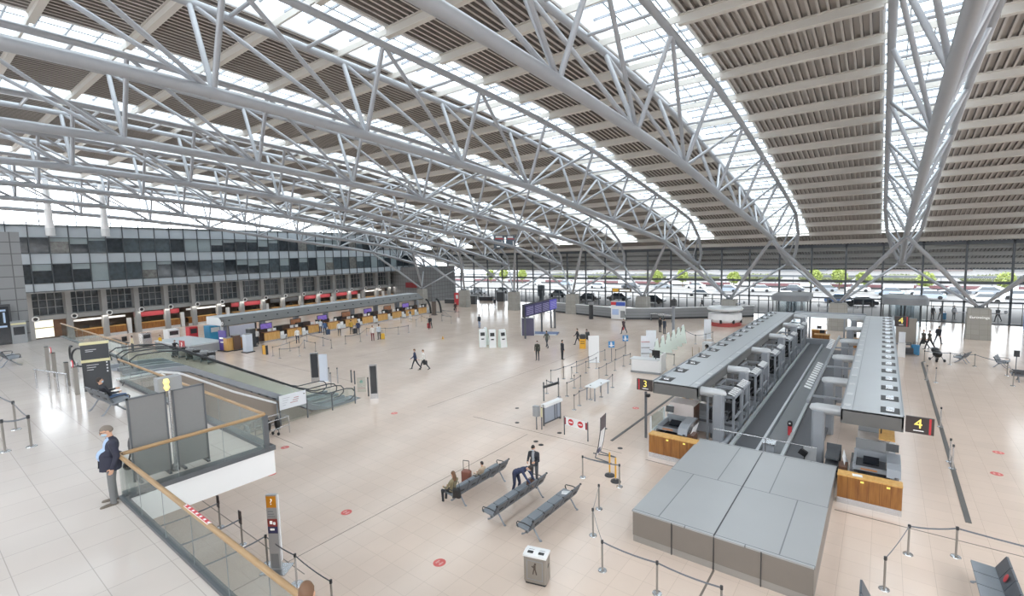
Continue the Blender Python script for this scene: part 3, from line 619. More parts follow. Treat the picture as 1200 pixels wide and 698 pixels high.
bench('grey seat bench seen from the side behind the right-hand rope line, left of the pair', (5.3, 51.3, 0), -.4, 2, group='benches by the glass wall'); bench('grey seat bench behind the right-hand rope line, right of the pair', (7.2, 50.8, 0), PI-.3, 2, group='benches by the glass wall'); bench('grey bench cut by the right picture edge, behind the rope line', (8.1, 46.2, 0), -PI/2, 3, group='benches by the glass wall')
# dark information tower and displays
c = G(116, 456, GZ); t = thing('display_tower', 'black information tower with two cream bands standing on the gallery', 'information sign', c, 1.3)
obj('panel', MB().bb((-.45, -.12, 0), (.45, .12, 1.98)), SIGN_DK, t); obj('cream_band', MB().bb((-.47, -.14, 1.22), (.47, .14, 1.33)), CREAM, t); obj('cream_band', MB().bb((-.47, -.14, 1.96), (.47, .14, 2.05)), CREAM, t)
mb = MB()
for q, (z, w) in enumerate(((1.75, .5), (1.68, .35), (1.1, .55), (1.0, .42), (.9, .3))): mb.bb((-.3, -.126, z-.012), (-.3+w*.7, -.12, z+.006))
for q in range(4): mb.bb((.33, -.126, 1.13-q*.13), (.38, -.12, 1.19-q*.13))
obj('text_pattern', mb, WHITE_L, t)
t = thing('departure_screen', 'large dark flight screen with pale rows at the left end of the gallery', 'screen', (-47.7, 4.35, GZ))
obj('housing', MB().bb((-.1, -1.0, 0), (.15, .85, 2.75)), DARK, t); obj('display', MB().bb((.14, -.9, .2), (.17, .75, 2.6)), SCREEN, t); mb = MB()
for z in (2.35, 1.25): mb.bb((.17, -.8, z-.06), (.18, .6, z+.06))
for q in range(8): mb.bb((.17, -.6+q*.15, 1.5), (.18, -.5+q*.15, 2.2)) if q % 2 else None
obj('rows', mb, mat('screen rows', '#8fa3bd', .4, emit=.5), t)
t = thing('ticket_machine', 'grey ticket machine with cream top at the stone wall on the gallery', 'machine', (-47.6, 5.5, GZ)); obj('cabinet', MB().bb((-.3, -.4, 0), (.2, .35, 1.55)), GREY, t); obj('cream_top', MB().bb((-.3, -.4, 1.3), (.22, .35, 1.42)), CREAM, t); obj('screen', MB().bb((.2, -.3, .6), (.215, .25, 1.15)), SCREEN, t)
t = thing('lit_shop_front', 'bright white-lit shop opening beyond the left end of the gallery', 'shop front', FP(-3.0, -.9, 0), rzf)
obj('lit_panel', MB().bb((-.1, -1.2, .8), (0, 3.6, 3.0)), mat('lit shop wall', '#f2efdf', .5, emit=1.2), t); obj('frame', MB().bb((0, -1.2, 1.9), (.08, 3.6, 2.05)).bb((0, 1.6, .8), (.08, 1.7, 3.0)).bb((0, -1.2, 2.95), (.08, 3.6, 3.1)), CREAM, t); obj('shelf_wall', MB().bb((-.1, 3.6, .8), (.05, 5.2, 2.9)), mat('shop shelves', '#6b4a33', .5, 0, .4, 2), t)
# access bollards with round no-entry discs
def bollard(px, py, h, label, disc=False, w=.11):
    c = G(px, py, GZ); t = thing('access_bollard', label, 'bollard', (c.x, c.y, GZ), 0, 'steel bollards on the gallery')
    obj('post', MB().bb((-w, -w*.6, 0), (w, w*.6, h)), POLE, t); obj('cap', MB().bb((-w, -w*.6, h), (w, w*.6, h+.03)), DARK, t)
    if disc:
        mb = MB().tube((.1, -.07, h+.16), (.1, -.1, h+.16), .15, n=18); obj('red_ring', mb, RED, t); mb = MB().tube((.1, -.08, h+.16), (.1, -.11, h+.16), .11, n=18); obj('white_disc', mb, WHITE, t)
bollard(57, 435, 1.25, 'tall steel bollard on the gallery, leftmost of the row'); bollard(65, 441, 1.15, 'steel bollard with round red-ringed sign on the gallery, left one', True); bollard(80, 452, 1.05, 'plain steel bollard between the two signed ones on the gallery'); bollard(91, 462, 1.15, 'steel bollard with round red-ringed sign on the gallery, nearest the black tower', True)
t = thing('guide_rail', 'low chrome guide rail between the bollards on the gallery', 'railing', G(62, 458, GZ)); mb = MB()
for x, y in ((-1.3, -.3), (-.6, .0), (.5, .1), (1.1, .3)): mb.tube((x, y, 0), (x, y, .82), .035)
mb.tube((-1.4, -.32, .82), (1.2, .3, .82), .035); obj('rail_frame', mb, CHROME, t)
# round glass wings by the black tower
for i, (px, py) in enumerate(((86, 432), (95, 436))):
    c = G(px, py, GZ); t = thing('gate_wing', 'curved glass gate wing with dark rim beside the black tower, %s one' % ('left', 'right')[i], 'gate', (c.x, c.y, GZ), .5*i, 'glass gate wings'); pts = [(.45*math.cos(a), 0, .75+.45*math.sin(a)) for a in (PI*.4+PI*q/12*1.2 for q in range(13))]
    obj('rim', MB().path(pts, .05, 6), DARK, t); obj('glass', MB().add([(p[0]*.95, 0, .75+(p[2]-.75)*.95) for p in pts], [tuple(range(13))]), GLASS_G, t); obj('stem', MB().tube((-.2, 0, 0), (-.2, 0, .5), .05), CHROME, t)
# ================================================================== ESCALATORS
def escalator(label, x0, x1, clad=False):
    t = thing('escalator', label, 'escalator', ((x0+x1)/2, 13, 0)); w = (x1-x0)/2
    foot = [(5.8, .0), (3.9, .0)]; top = [(-4.2, GZ), (-6.2, GZ)]
    prof = [(5.9, 0), (3.6, .02), (2.6, .35), (-4.0, GZ-.15), (-4.8, GZ), (-6.4, GZ)]
    mb = MB(); vs = [(s*(w-.25), p[0], p[1]+.02) for s in (-1, 1) for p in prof]; mb.add(vs, [(i, i+1, 7+i, 6+i) for i in range(5)]); obj('comb_plate', mb, STEEL, t)
    mb = MB(); n = 17
    for i in range(n):
        f = (i+.5)/n; y = 3.0+(-4.3-3.0)*f; z = .2+(GZ-.3)*f; mb.bb((-w+.28, y-.2, z-.22), (w-.28, y+.22, z))
    obj('steps', mb, STEEL, t)
    for s in (-1, 1):
        x = s*(w-.06); gl = [(5.1, .1, .88), (3.4, .1, .88), (2.4, .45, 1.3), (-4.1, GZ, GZ+.88), (-5.0, GZ+.1, GZ+.95), (-6.0, GZ+.1, GZ+.95)]
        mb = MB(); vs = [(x, p[0], p[q]) for p in gl for q in (1, 2)]; mb.add(vs, [(2*i, 2*i+2, 2*i+3, 2*i+1) for i in range(5)]); obj('glass_side', mb, GLASS_G, t)
        loop = [(x, 4.8, .12), (x, 5.25, .16), (x, 5.55, .35), (x, 5.6, .6), (x, 5.4, .85), (x, 5.0, .95), (x, 3.5, .95), (x, 2.5, 1.32), (x, -4.0, GZ+.88), (x, -5.0, GZ+1.0), (x, -6.0, GZ+1.0), (x, -6.3, GZ+.8), (x, -6.2, GZ+.4)]
        obj('handrail', MB().path(loop, .038, 8), mat('dark grey rubber', '#33363a', .35), t)
        sk = [(5.6, 0, .14), (3.5, 0, .16), (2.5, .2, .55), (-4.0, GZ-.2, GZ+.1), (-4.9, GZ, GZ+.18), (-6.3, GZ, GZ+.18)]
        xo = s*(w+.08); mb = MB(); vs = []
        for p in sk: vs += [(s*(w-.12), p[0], p[1]), (xo, p[0], p[1]), (xo, p[0], p[2]), (s*(w-.12), p[0], p[2])]
        mb.add(vs, [(4*i+a, 4*i+4+a, 4*i+4+(a+1) % 4, 4*i+(a+1) % 4) for i in range(5) for a in range(4)]); obj('skirt', mb, STEEL, t)
    mb = MB(); pf = [(2.4, .15), (-4.0, GZ-.25), (-5.5, GZ-.05), (-6.3, GZ-.05), (-6.3, GZ-1.2), (-3.6, GZ-1.4), (.2, .0), (2.4, 0)]
    mb.prism(pf, -w-.06, w+.06, 'x'); obj('truss_cladding', mb, BROWN, t)
    if clad:
        mb = MB(); pf = [(.2, 1.22), (-2.0, 2.42), (-3.6, 3.45), (-4.4, 3.95), (-5.2, 4.2), (-6.9, 4.2), (-6.9, 0), (.2, 0)]
        mb.prism(pf, w+.1, w+.22, 'x'); obj('side_cladding', mb, BROWN, t)
        obj('white_edge', MB().path([(w+.17, p[0], p[1]+.05) for p in pf[:6]], .07, 6), WHITE, t)
        obj('end_plate', MB().bb((w+.08, .2, .0), (w+.24, .28, 1.25)), STEEL, t)
    return t
escalator('near escalator with black handrails and bronze side below the gallery', -29.15, -27.75, True)
escalator('far escalator with black handrails, beyond the near one', -31.25, -29.85)
t = thing('floor_plates', 'yellow step-edge mark and steel landing plate at the near escalator foot', 'landing plate', (-28.45, 18.2, 0)); obj('plate', MB().bb((-.6, -.5, 0), (.6, .9, .02)), CHROME, t); obj('yellow_mark', MB().bb((-.5, -.62, .0), (.5, -.5, .025)), YELLOW, t)
t = thing('glass_fence', 'low glass fence with slim steel posts along the near escalator', 'fence', (-27.15, 13.2, 0)); 
for i in range(3): obj('glass_pane', MB().bb((-.01, i*1.65+.03, .08), (.01, i*1.65+1.6, 1.1)), GLASS, t)
for i in range(4): obj('post', MB().bb((-.025, i*1.65-.03, 0), (.025, i*1.65+.03, 1.15)), STEEL_D, t)
t = thing('notice_board', 'white notice with blurred red and grey lines hanging on the escalator side', 'notice', (-27.05, 13.95, 1.36)); obj('sheet', MB().bb((-.02, -.8, -.42), (.02, .8, .4)), TRANS, t); mb = MB()
for q, (y, z, w_) in enumerate(((.2, .12, .3), (.15, .0, .35), (.05, -.12, .45))): mb.bb((.02, y-w_/2, z-.02), (.026, y+w_/2, z+.02))
obj('red_lines', mb, mat('faded red print', '#b98a8a', .6), t); mb = MB()
for q in range(4): mb.bb((.02, -.62, .2-q*.13), (.026, -.2-.08*q, .22-q*.13))
obj('grey_lines', mb, mat('faded grey print', '#a9aeb8', .6), t); obj('camera_dot', MB().lathe([(.04, 0), (.04, .04)], (.03, .68, .2), 10), BLACK, t)
# luggage rails with folded strollers below the gallery corner
c = G(305, 515); t = thing('luggage_rails', 'chrome tube luggage rack below the gallery corner, folded strollers inside', 'rack', (-26.0, 11.6, 0), .1); mb = MB()
for y in (-1.3, -.1, 1.3):
    for x in (-.45, .45): mb.tube((x, y, 0), (x, y, .95), .025)
for x in (-.45, .45):
    for z in (.93, .45): mb.tube((x, -1.3, z), (x, 1.3, z), .022)
for y in (-1.3, -.1, 1.3): mb.tube((-.45, y, .93), (.45, y, .93), .022)
obj('tube_frame', mb, CHROME, t)
for i, (y, cc) in enumerate(((.35, 'dark one nearer the escalator'), (.85, 'dark one at the right end'), (-.75, 'grey one at the left end'))):
    s = thing('stroller', 'folded stroller standing in the chrome luggage rack, ' + cc, 'stroller', (-26.0, 11.6+y, 0), .3*i, 'folded strollers'); mb = MB()
    mb.tube((-.2, -.1, .1), (.2, .1, 1.0), .02); mb.tube((.2, -.1, .1), (-.2, .1, 1.0), .02); obj('frame', mb, STEEL_D, s); obj('fabric', MB().ell((0, 0, .6), (.17, .14, .38), 10, 8), (BLACK, BLACK, GREY)[i], s)
    for sx in (-.2, .2): obj('wheel', MB().tube((sx, -.17, .09), (sx, -.13, .09), .09, n=12), BLACK, s)
# items standing on hall floor behind the gallery (seen through the glass)
t = thing('folded_stroller', 'folded black stroller on the gallery behind the standing man', 'stroller', (-15.3, 3.45, GZ), .4); mb = MB(); mb.path([(0, 0, .15), (.05, .1, .6), (.15, .2, 1.0), (-.05, .25, 1.02)], .02, 6); mb.path([(.3, 0, .15), (.2, .1, .6), (.1, .2, 1.0)], .02, 6); obj('frame', mb, BLACK, t); obj('fabric', MB().ell((.12, .1, .62), (.16, .12, .3), 10, 8), DARK, t)
for x in (-.02, .32): obj('wheel', MB().tube((x, 0, .13), (x+.04, 0, .13), .13, n=14), BLACK, t)
# ================================================================== CHECK-IN ISLAND 3 / 4
PT = 1.06
t = thing('platform_cover', 'big flat zinc-topped grey cover in front of the check-in belts', 'cover', (-3.7, 17.95, 0)); w, l = 2.55, 3.7
obj('top_panels', MB().bb((-w, -l, PT-.05), (w, l, PT)), PLAT_TOP, t); obj('side_panels', MB().bb((-w+.02, -l+.02, .22), (w-.02, l-.02, PT-.05)), PLAT_SIDE, t); obj('plinth', MB().bb((-w+.03, -l+.03, 0), (w-.03, l-.03, .21)), mat('plinth grey', '#9a9691', .5, .2), t)
mb = MB()
for x in (-1.25, 0.0, 1.27): mb.bb((x-.012, -l-.004, .0), (x+.012, -l+.03, PT-.02))
mb.bb((-.02, -l, PT), (.02, l*.95, PT+.004)); obj('joint', mb, DARK, t)
def wood_desk(label, x0, x1, notes):
    t = thing('wood_counter', label, 'counter', ((x0+x1)/2, 21.1, 0), 0, 'wood fronted counters beside the grey cover'); w = (x1-x0)/2
    obj('front_panel', MB().bb((-w, -.22, .22), (w, -.16, 1.06)), WOOD, t); obj('body', MB().bb((-w+.02, -.16, .2), (w-.02, .2, 1.05)), DARK, t); obj('top_edge', MB().bb((-w-.01, -.25, 1.05), (w+.01, .22, 1.1)), WOOD_L, t); obj('plinth', MB().bb((-w, -.21, 0), (w, .2, .22)), CHROME, t)
    mb = MB()
    for q in range(1, 6): mb.bb((-w+q*2*w/6-.006, -.224, .22), (-w+q*2*w/6+.006, -.21, 1.05))
    obj('panel_joint', mb, mat('wood joint', '#5d3a1a', .6), t)
    if notes:
        n = obj('paper_note', MB().box((-.35, -.05, 1.105), (.3, .22, .004), rz=.1), WHITE, t)
    mb = MB()
    for x in (-.25, .5): mb.bb((x, -.235, .92), (x+.1, -.222, .98))
    obj('yellow_tag', mb, YEL_L, t)
wood_desk('wood fronted counter left of the grey cover', -8.32, -6.2, False); wood_desk('wood fronted counter right of the grey cover, with white notes on top', -1.08, .8, True)
CG = mat('canopy light grey', '#c0c5c9', .35, .25, .04, .8); CGD = mat('canopy fascia grey', '#656564', .45, .15, .03)
Y0, Y1 = 23.0, 54.6
def canopy(label, x0, x1, outer, slots):
    """outer = -1: slots near x0, +1: slots near x1"""
    t = thing('check_in_canopy', label, 'canopy', ((x0+x1)/2, Y0, 0), 0, 'check-in canopies'); w = (x1-x0)/2; L = Y1-Y0
    obj('roof_plate', MB().bb((-w, 0, 2.9), (w, L, 2.98)), CG, t)
    mb = MB(); mb.bb((-w, 0, 2.38), (w, .06, 2.96)); mb.bb((-w, L-.06, 2.38), (w, L, 2.96)); mb.bb((-w, 0, 2.5), (-w+.06, L, 2.96)); mb.bb((w-.06, 0, 2.5), (w, L, 2.96)); mb.bb((-w+.06, .06, 2.42), (w-.06, L, 2.46)); obj('fascia', mb, CGD, t)
    mb = MB(); mb.bb((outer*w*.99-.02, 0, 2.96), (outer*w*.99+.02, L, 3.03)); mb.bb((-outer*w*.99-.02, 0, 2.96), (-outer*w*.99+.02, L, 3.03)); mb.bb((-outer*w*.62-.01, 0, 2.98), (-outer*w*.62+.01, L, 2.99)); obj('edge_profile', mb, STEEL, t)
    p = L/slots
    for i in range(slots):
        y = (i+.35)*p; x = outer*w*.58
        mb = MB().use(BLACK).bb((x-.3, y-.42, 2.98), (x+.3, y+.42, 2.988)); mb.use(STEEL_D).tube((x-.27, y+.04, 3.0), (x-.09, y+.04, 3.0), .13, n=12) if outer < 0 else None
        mb.use(CHROME).tube((x-.13, y+.02, 2.96), (x+.13, y+.02, 2.96), .15, n=16); obj('fan_slot', mb, None, t)
        obj('lamp_plate', MB().bb((-outer*w*.8-.12, y-.18, 2.98), (-outer*w*.8+.1, y+.12, 3.0)), WHITE_L, t)
    return t
canopy('long grey check-in canopy of row three, left of the baggage belts', -8.95, -6.75, -1, 15)
canopy('long grey check-in canopy of row four, right of the baggage belts', -1.16, .82, 1, 17)
def num_sign(label, x, y, z0, z1, wd, num, red_side):
    t = thing('row_number_sign', label, 'sign', (x, y, (z0+z1)/2), 0, None); h = z1-z0
    obj('panel', MB().bb((-wd/2, -.04, -h/2), (wd/2, .04, h/2)), SIGN_BR, t); obj('red_stripe', MB().bb((red_side*wd*.36-.03, -.046, -h/2+.02), (red_side*wd*.36+.03, -.04, h/2-.02)), RED, t)
    text('numeral', num, h*.8, YEL_L, t, (-red_side*wd*.05, -.045, h*.08), (PI/2, 0, 0)); obj('underline', MB().bb((-.14-red_side*wd*.05, -.046, -h*.34), (.16-red_side*wd*.05, -.04, -h*.3)), WHITE_LET, t)
num_sign('dark sign with yellow numeral 3 at the left canopy front', -9.4, 23.05, 2.42, 3.0, .8, '3', -1)
num_sign('dark sign with yellow numeral 4 at the right canopy front', 1.28, 23.05, 2.42, 3.05, .82, '4', 1)
num_sign('small dark sign with numeral 4 at the far end of the right canopy', 1.45, 54.4, 2.2, 3.1, 1.0, '4', 1)
# big round-topped duct posts on the inner sides
YP = [23.5, 28.6, 34.8, 41.0, 47.4, 53.6]
for side, (xi, xo) in enumerate(((-6.75, -5.95), (-1.16, -1.95))):
    for i, y in enumerate(YP):
        t = thing('duct_post', 'silver round-elbowed duct post beside the %s check-in canopy, %s from the front' % (('left', 'right')[side], ORD[i]), 'duct', (xo, y, 0), 0, 'duct posts along the check-in canopies'); dx = xi-xo
        obj('column', MB().bevbox((0, 0, 1.35), (.46, .48, 2.7), .07), STEEL, t); sg = 1 if dx > 0 else -1
        obj('elbow', MB().path([(-sg*.24, 0, 2.62), (-sg*.2, 0, 2.68), (-sg*.05, 0, 2.7), (dx*.6, 0, 2.7), (dx, 0, 2.7)], [.14, .2, .22, .22, .22], 14), mat('duct white grey', '#b9bcbf', .3, .3), t)
    # cross bars between canopy and guard frame
for i, y in enumerate([26.1, 29.8, 33.0, 36.5, 39.5, 43.5]):
    t = thing('cross_bar', 'slim steel bar reaching from the right canopy over the belt, %s from the front' % ORD[i], 'bar', (-1.16, y, 2.5), 0, 'steel bars over the right belt'); obj('bar', MB().bb((-1.35, -.05, -.05), (0, .05, .05)), STEEL, t)
t = thing('guide_beam', 'long steel beam carrying the bars over the right baggage belt', 'beam', (-2.5, 25, 2.5)); obj('beam', MB().bb((-.06, 0, -.07), (.06, 19.5, .07)), STEEL, t)
mb = MB()
for i in range(12): mb.box((-.28, 2.5+i*.55, .02), (.3, .22, .03), ry=.3)
for i in range(8): mb.box((-.28, 14+i*.5, .02), (.3, .22, .03), ry=.3)
obj('white_fins', mb, WHITE_L, t)
t = thing('end_beam', 'grey beam joining the far ends of both check-in canopies', 'beam', (-3.9, 54.3, 2.85)); obj('beam', MB().bb((-2.9, -.3, -.18), (2.8, .3, .18)), CG, t); mb = MB(); mb.tube((-2.9, .5, .2), (2.8, .5, .2), .08); obj('pipe', mb, STEEL, t)
for x in (-1.6, 1.2): obj('hanger', MB().bb((x-.06, -.06, -2.85), (x+.06, .06, -.18)), STEEL, t)
# baggage belts
t = thing('baggage_belt', 'left dark baggage belt between silver side rails', 'conveyor', (-4.7, 21.8, 0)); L = 30.2
obj('belt', MB().bb((-.5, 0, .3), (.44, L, .42)), BELT_M, t); mb = MB(); mb.bb((-.66, 0, .0), (-.5, L, .52)); obj('side_rail', mb, CG, t); obj('side_rail', MB().bb((.44, 0, 0), (.55, L, .5)), CG, t); obj('roller_tube', MB().tube((-.95, 0, .35), (-.95, L, .35), .13, n=10), STEEL, t); obj('end_curb', MB().bb((-.8, L, 0), (1.2, L+.5, .9)), STEEL, t)
t = thing('service_walkway', 'grey ribbed walkway strip between the two baggage belts', 'walkway', (-3.7, 21.8, 0)); obj('deck', MB().bb((-.42, 0, 0), (.4, 29.5, .34)), mat('walkway grey', '#6f7276', .5, .1), t)
t = thing('baggage_belt', 'right dark baggage belt below the steel bars', 'conveyor', (-2.55, 21.8, 0)); obj('belt', MB().bb((-.6, 0, .25), (.62, 28.5, .36)), BELT_M, t); obj('side_rail', MB().bb((-.73, 0, 0), (-.6, 28.5, .5)), CG, t)
t = thing('belt_control_box', 'small steel control box on the walkway behind the grey cover', 'box', (-3.75, 23.4, .34)); obj('cabinet', MB().bb((-.22, -.3, .0), (.22, .3, .5)), STEEL, t); obj('lid', MB().bb((-.25, -.33, .5), (.25, .33, .55)), CHROME, t)
t = thing('signal_lamp', 'short red and black signal lamp on the walkway between the belts', 'lamp', (-3.35, 26.3, .34)); obj('red_body', MB().lathe([(.09, 0), (.09, .45)], n=12), RED, t); obj('black_cap', MB().lathe([(.1, .45), (.12, .55), (.1, .68), (.03, .72)], n=12), BLACK, t); obj('white_dot', MB().ell((0, -.1, .6), (.05, .03, .04), 8, 5), WHITE, t)
t = thing('safety_wire', 'thin steel guard line across the belts behind the grey cover', 'rail', (-5.9, 22.4, 0)); obj('line', MB().tube((0, 0, 1.35), (4.0, 0, 1.35), .02), CHROME, t); obj('post', MB().tube((2.15, 0, 0), (2.15, 0, 1.35), .02), CHROME, t); obj('end_plate', MB().bb((3.55, -.02, .5), (4.0, .02, 1.35)), GREY, t)
t = thing('bracket_lamp', 'black bracket lamp at the back edge of the grey cover', 'lamp', (-2.3, 22.2, .55)); obj('arm', MB().path([(0, 0, 0), (0, .1, .4), (-.1, .15, .6)], .03, 6), BLACK, t); obj('head', MB().box((-.05, .1, .55), (.3, .16, .22), ry=.5), BLACK, t); obj('white_base', MB().bb((.0, -.1, -.1), (.25, .1, .15)), WHITE, t)
# injector stations: small cross conveyors and framed machines between canopy and belt (left), desks below both canopies
def station():
    t = thing('bag_feeder', '', 'conveyor', (0, 0, 0), 0, 'bag feeders below the left canopy')
    obj('side_frame', MB().bb((-1.35, -.5, .25), (.75, -.42, .75)), STEEL, t); obj('side_frame', MB().bb((-1.35, .42, .25), (.75, .5, .75)), STEEL, t)
    obj('belt', MB().bb((-1.35, -.42, .45), (.7, .42, .58)), BELT_M, t); mb = MB()
    for x in (-1.2, -.3, .6):
        for y in (-.45, .45): obj('leg', MB().bb((x-.04, y-.04, 0), (x+.04, y+.04, .3)), STEEL_D, t)
    mb = MB()
    for x in (-.4, .8):
        for y in (-.75, .75): mb.bb((x-.05, y-.05, 0), (x+.05, y+.05, 2.3))
    for y in (-.75, .75): mb.bb((-.45, y-.05, 2.25), (.85, y+.05, 2.36))
    mb.bb((.73, -.8, 2.25), (.87, .8, 2.36)); mb.bb((-.45, -.8, 2.25), (-.35, .8, 2.36)); mb.bb((.75, -.8, 1.2), (.83, .8, 1.28)); obj('portal_frame', mb, STEEL, t)
    mb = MB()
    for q in range(5): mb.box((.66, -.6+q*.3, 2.42), (.3, .16, .03), ry=.3)
    obj('white_fins', mb, WHITE_L, t); mb = MB(); mb.bb((-.35, -.7, 1.0), (.0, -.4, 1.5)); mb.bb((.3, .35, .8), (.65, .7, 1.6)); mb.bb((.2, -.68, 1.6), (.7, -.5, 2.0)); mb.tube((.5, -.7, 1.1), (.5, .7, 1.1), .05, n=8); mb.tube((-.1, -.7, 2.05), (-.1, .7, 2.05), .06, n=8); obj('dark_equipment', mb, BLACK, t)
    obj('scanner_box', MB().bb((-.3, -.3, 1.5), (.2, .3, 1.9)), mat('scanner', '#7d8186', .4, .2), t); mb = MB()
    for q in range(4): mb.tube((-.45+q*.3, -.6, 1.35), (-.45+q*.3, .6, 1.35), .03, n=6)
    obj('cable_rail', mb, DARK, t); obj('motor', MB().tube((.55, -.3, .35), (.55, .3, .35), .13, n=12), BLACK, t)
    return t
s0 = station(); ys = [25.2, 27.0, 30.2, 32.2, 36.4, 38.6, 42.6, 45.0, 49.2, 51.4]
for i, y in enumerate(ys):
    l = 'silver framed bag feeder conveyor inside the left check-in row, %s from the front' % ORD[i]
    if i == 0: s0.location = (-6.3, y, 0); s0['label'] = l
    else: dup(s0, (-6.3, y, 0), 0, l)
def desk():
    t = thing('check_in_desk', '', 'desk', (0, 0, 0), 0, 'check-in desks below the canopies')
    obj('front', MB().bb((-.7, -.7, .15), (-.62, .7, 1.1)), WHITE_L, t); obj('top', MB().bb((-.75, -.75, 1.1), (-.2, .75, 1.15)), WOOD_L, t); obj('side', MB().bb((-.7, .62, .15), (.6, .7, 1.0)), GREY, t)
    m_ = obj('monitor', MB().bb((-.3, -.25, 1.25), (-.25, .2, 1.6)), BLACK, t); obj('stand', MB().bb((-.3, -.05, 1.1), (-.25, .0, 1.3)), DARK, m_)
    obj('scale_belt', MB().bb((-.6, .75, .15), (.6, 1.35, .35)), BELT_M, t); obj('scale_frame', MB().bb((-.65, 1.35, .1), (.6, 1.42, .6)), CHROME, t)
    return t
d0 = desk(); first = True
for side in (0, 1):
    for i in range(9):
        y = 26.3+i*3.1; l = 'check-in desk half hidden below the %s canopy, %s from the front' % (('left', 'right')[side], ORD[i]); x = (-8.0, -.1)[side]
        if first: d0.location = (x, y, 0); d0['label'] = l; first = False
        else: dup(d0, (x, y, 0), (0, PI)[side], l)
# self bag drop machines at the front of both rows
def bag_drop(label, x, y, flip):
    t = thing('bag_drop_machine', label, 'bag drop', (x, y, 0), 0, 'bag drop machines at the canopy fronts'); s = flip
    obj('base', MB().bb((-.75, -.95, .1), (.75, .9, .5)), mat('machine steel', '#9ba0a5', .35, .3), t); obj('belt', MB().bb((-.5, -.8, .5), (.5, .8, .56)), BELT_M, t)
    obj('side_wall', MB().bb((-.75, -.95, .5), (-.62, .9, .95)), CHROME, t); obj('side_wall', MB().bb((.62, -.95, .5), (.75, .9, .95)), CHROME, t)
    hood = [(-.95, .9), (-.8, 1.18), (-.45, 1.3), (.6, 1.32), (.8, 1.25), (.8, 1.2), (.6, 1.22), (-.4, 1.2), (-.72, 1.1), (-.88, .9)]
    obj('hood', MB().prism(hood, .38, .8, 'x'), STEEL, t); obj('dark_insert', MB().bb((-.6, -.6, .85), (.36, .6, .9)), DARK, t); mb = MB(); mb.bb((-.66, -.7, .9), (-.58, .7, 1.12)); mb.bb((-.66, -.74, .9), (.4, -.66, 1.05)); mb.bb((-.66, .62, .9), (.4, .72, 1.25)); obj('basin_rim', mb, STEEL, t); obj('basin_screen', MB().box((-.1, .2, 1.0), (.5, .4, .06), rx=.4), SCREEN, t); obj('orange_strip', MB().bb((-.4, -.755, .94), (.1, -.742, 1.0)), mat('orange brown strip', '#b87a4a', .5), t); mb = MB()
    if s > 0:
        for q in range(4): mb.bb((-1.6, -.3, .2+q*.24), (-1.15, .8, .27+q*.24))
        mb.bb((-1.62, .8, 0), (-1.1, .86, 1.2)); obj('steel_layers', mb, STEEL_D, t)
    c = obj('screen_column', MB().bb((s*.55-.1, .75, .1), (s*.55+.1, .9, 1.65)), WHITE_L, t); obj('screen', MB().box((s*.55, .7, 1.5), (.4, .05, .3), rx=-.3), SCREEN, c)
    obj('side_flap', MB().add([(-s*.8, -.9, .55), (-s*.8, .3, .55), (-s*1.0, .3, 1.25), (-s*1.0, -.6, 1.25)], [(0, 1, 2, 3)]), WHITE, t)
    obj('brown_box', MB().bb((-s*1.1, -.9, .0), (-s*.82, -.3, .95)), mat('dark brown laminate', '#5b3f30', .4), t)
    mb = MB(); 
    for q in range(3): mb.bb((-.7, -.98, .14+q*.12), (.7, -.95, .2+q*.12))
    obj('front_grille', mb, DARK, t)
bag_drop('silver bag drop machine with hood at the front of the right check-in row', -.02, 22.9, 1)
bag_drop('silver bag drop machine behind the left wood counter', -7.75, 22.9, -1)
t = thing('glass_screen', 'small glass side screen behind the left wood counter', 'screen', (-8.55, 22.6, 0)); obj('pane', MB().bb((-.02, -.9, .9), (.02, .9, 1.6)), GLASS_G, t); obj('frame', MB().bb((-.03, -.92, 0), (.03, -.86, 1.62)).bb((-.03, .86, 0), (.03, .92, 1.62)).bb((-.03, -.9, .86), (.03, .9, .9)), WHITE_L, t)
t = thing('white_tower_unit', 'white boxy unit below the left canopy front', 'cabinet', (-7.9, 24.6, 0)); obj('cabinet', MB().bb((-.6, -.5, 0), (.6, .5, 1.7)), mat('pale pink white laminate', '#d9cfcb', .4), t); obj('side_door', MB().bb((.6, -.45, .1), (.62, .45, 1.6)), mat('dark brown laminate', '#5b3f30', .4), t)
t = thing('sign_bracket', 'slim grey post with black camera carrying the left canopy front', 'post', (-9.3, 22.95, 0)); obj('pole', MB().bb((-.05, -.05, 0), (.05, .05, 2.4)), STEEL_D, t); obj('camera', MB().box((.15, -.1, 2.25), (.18, .2, .14)), BLACK, t)
for i, (x, y, l) in enumerate(((-1.9, 53.0, 'at the far end between the canopies, right one'), (-4.4, 54.0, 'at the far end between the canopies, left one'), (-4.9, 56.8, 'beyond the far canopy ends'))):
    t = thing('orange_desk', 'small orange wood desk ' + l, 'desk', (x, y, 0), 0, 'orange desks at the far canopy ends'); obj('front', MB().bb((-.6, -.35, .1), (.6, -.3, 1.05)), WOOD, t); obj('top', MB().bb((-.65, -.38, 1.05), (.65, .35, 1.1)), WOOD_L, t); obj('side', MB().bb((-.6, -.3, 0), (-.55, .3, 1.05)), WOOD, t); obj('monitor', MB().bb((-.2, -.05, 1.2), (.2, 0, 1.5)), BLACK, t)
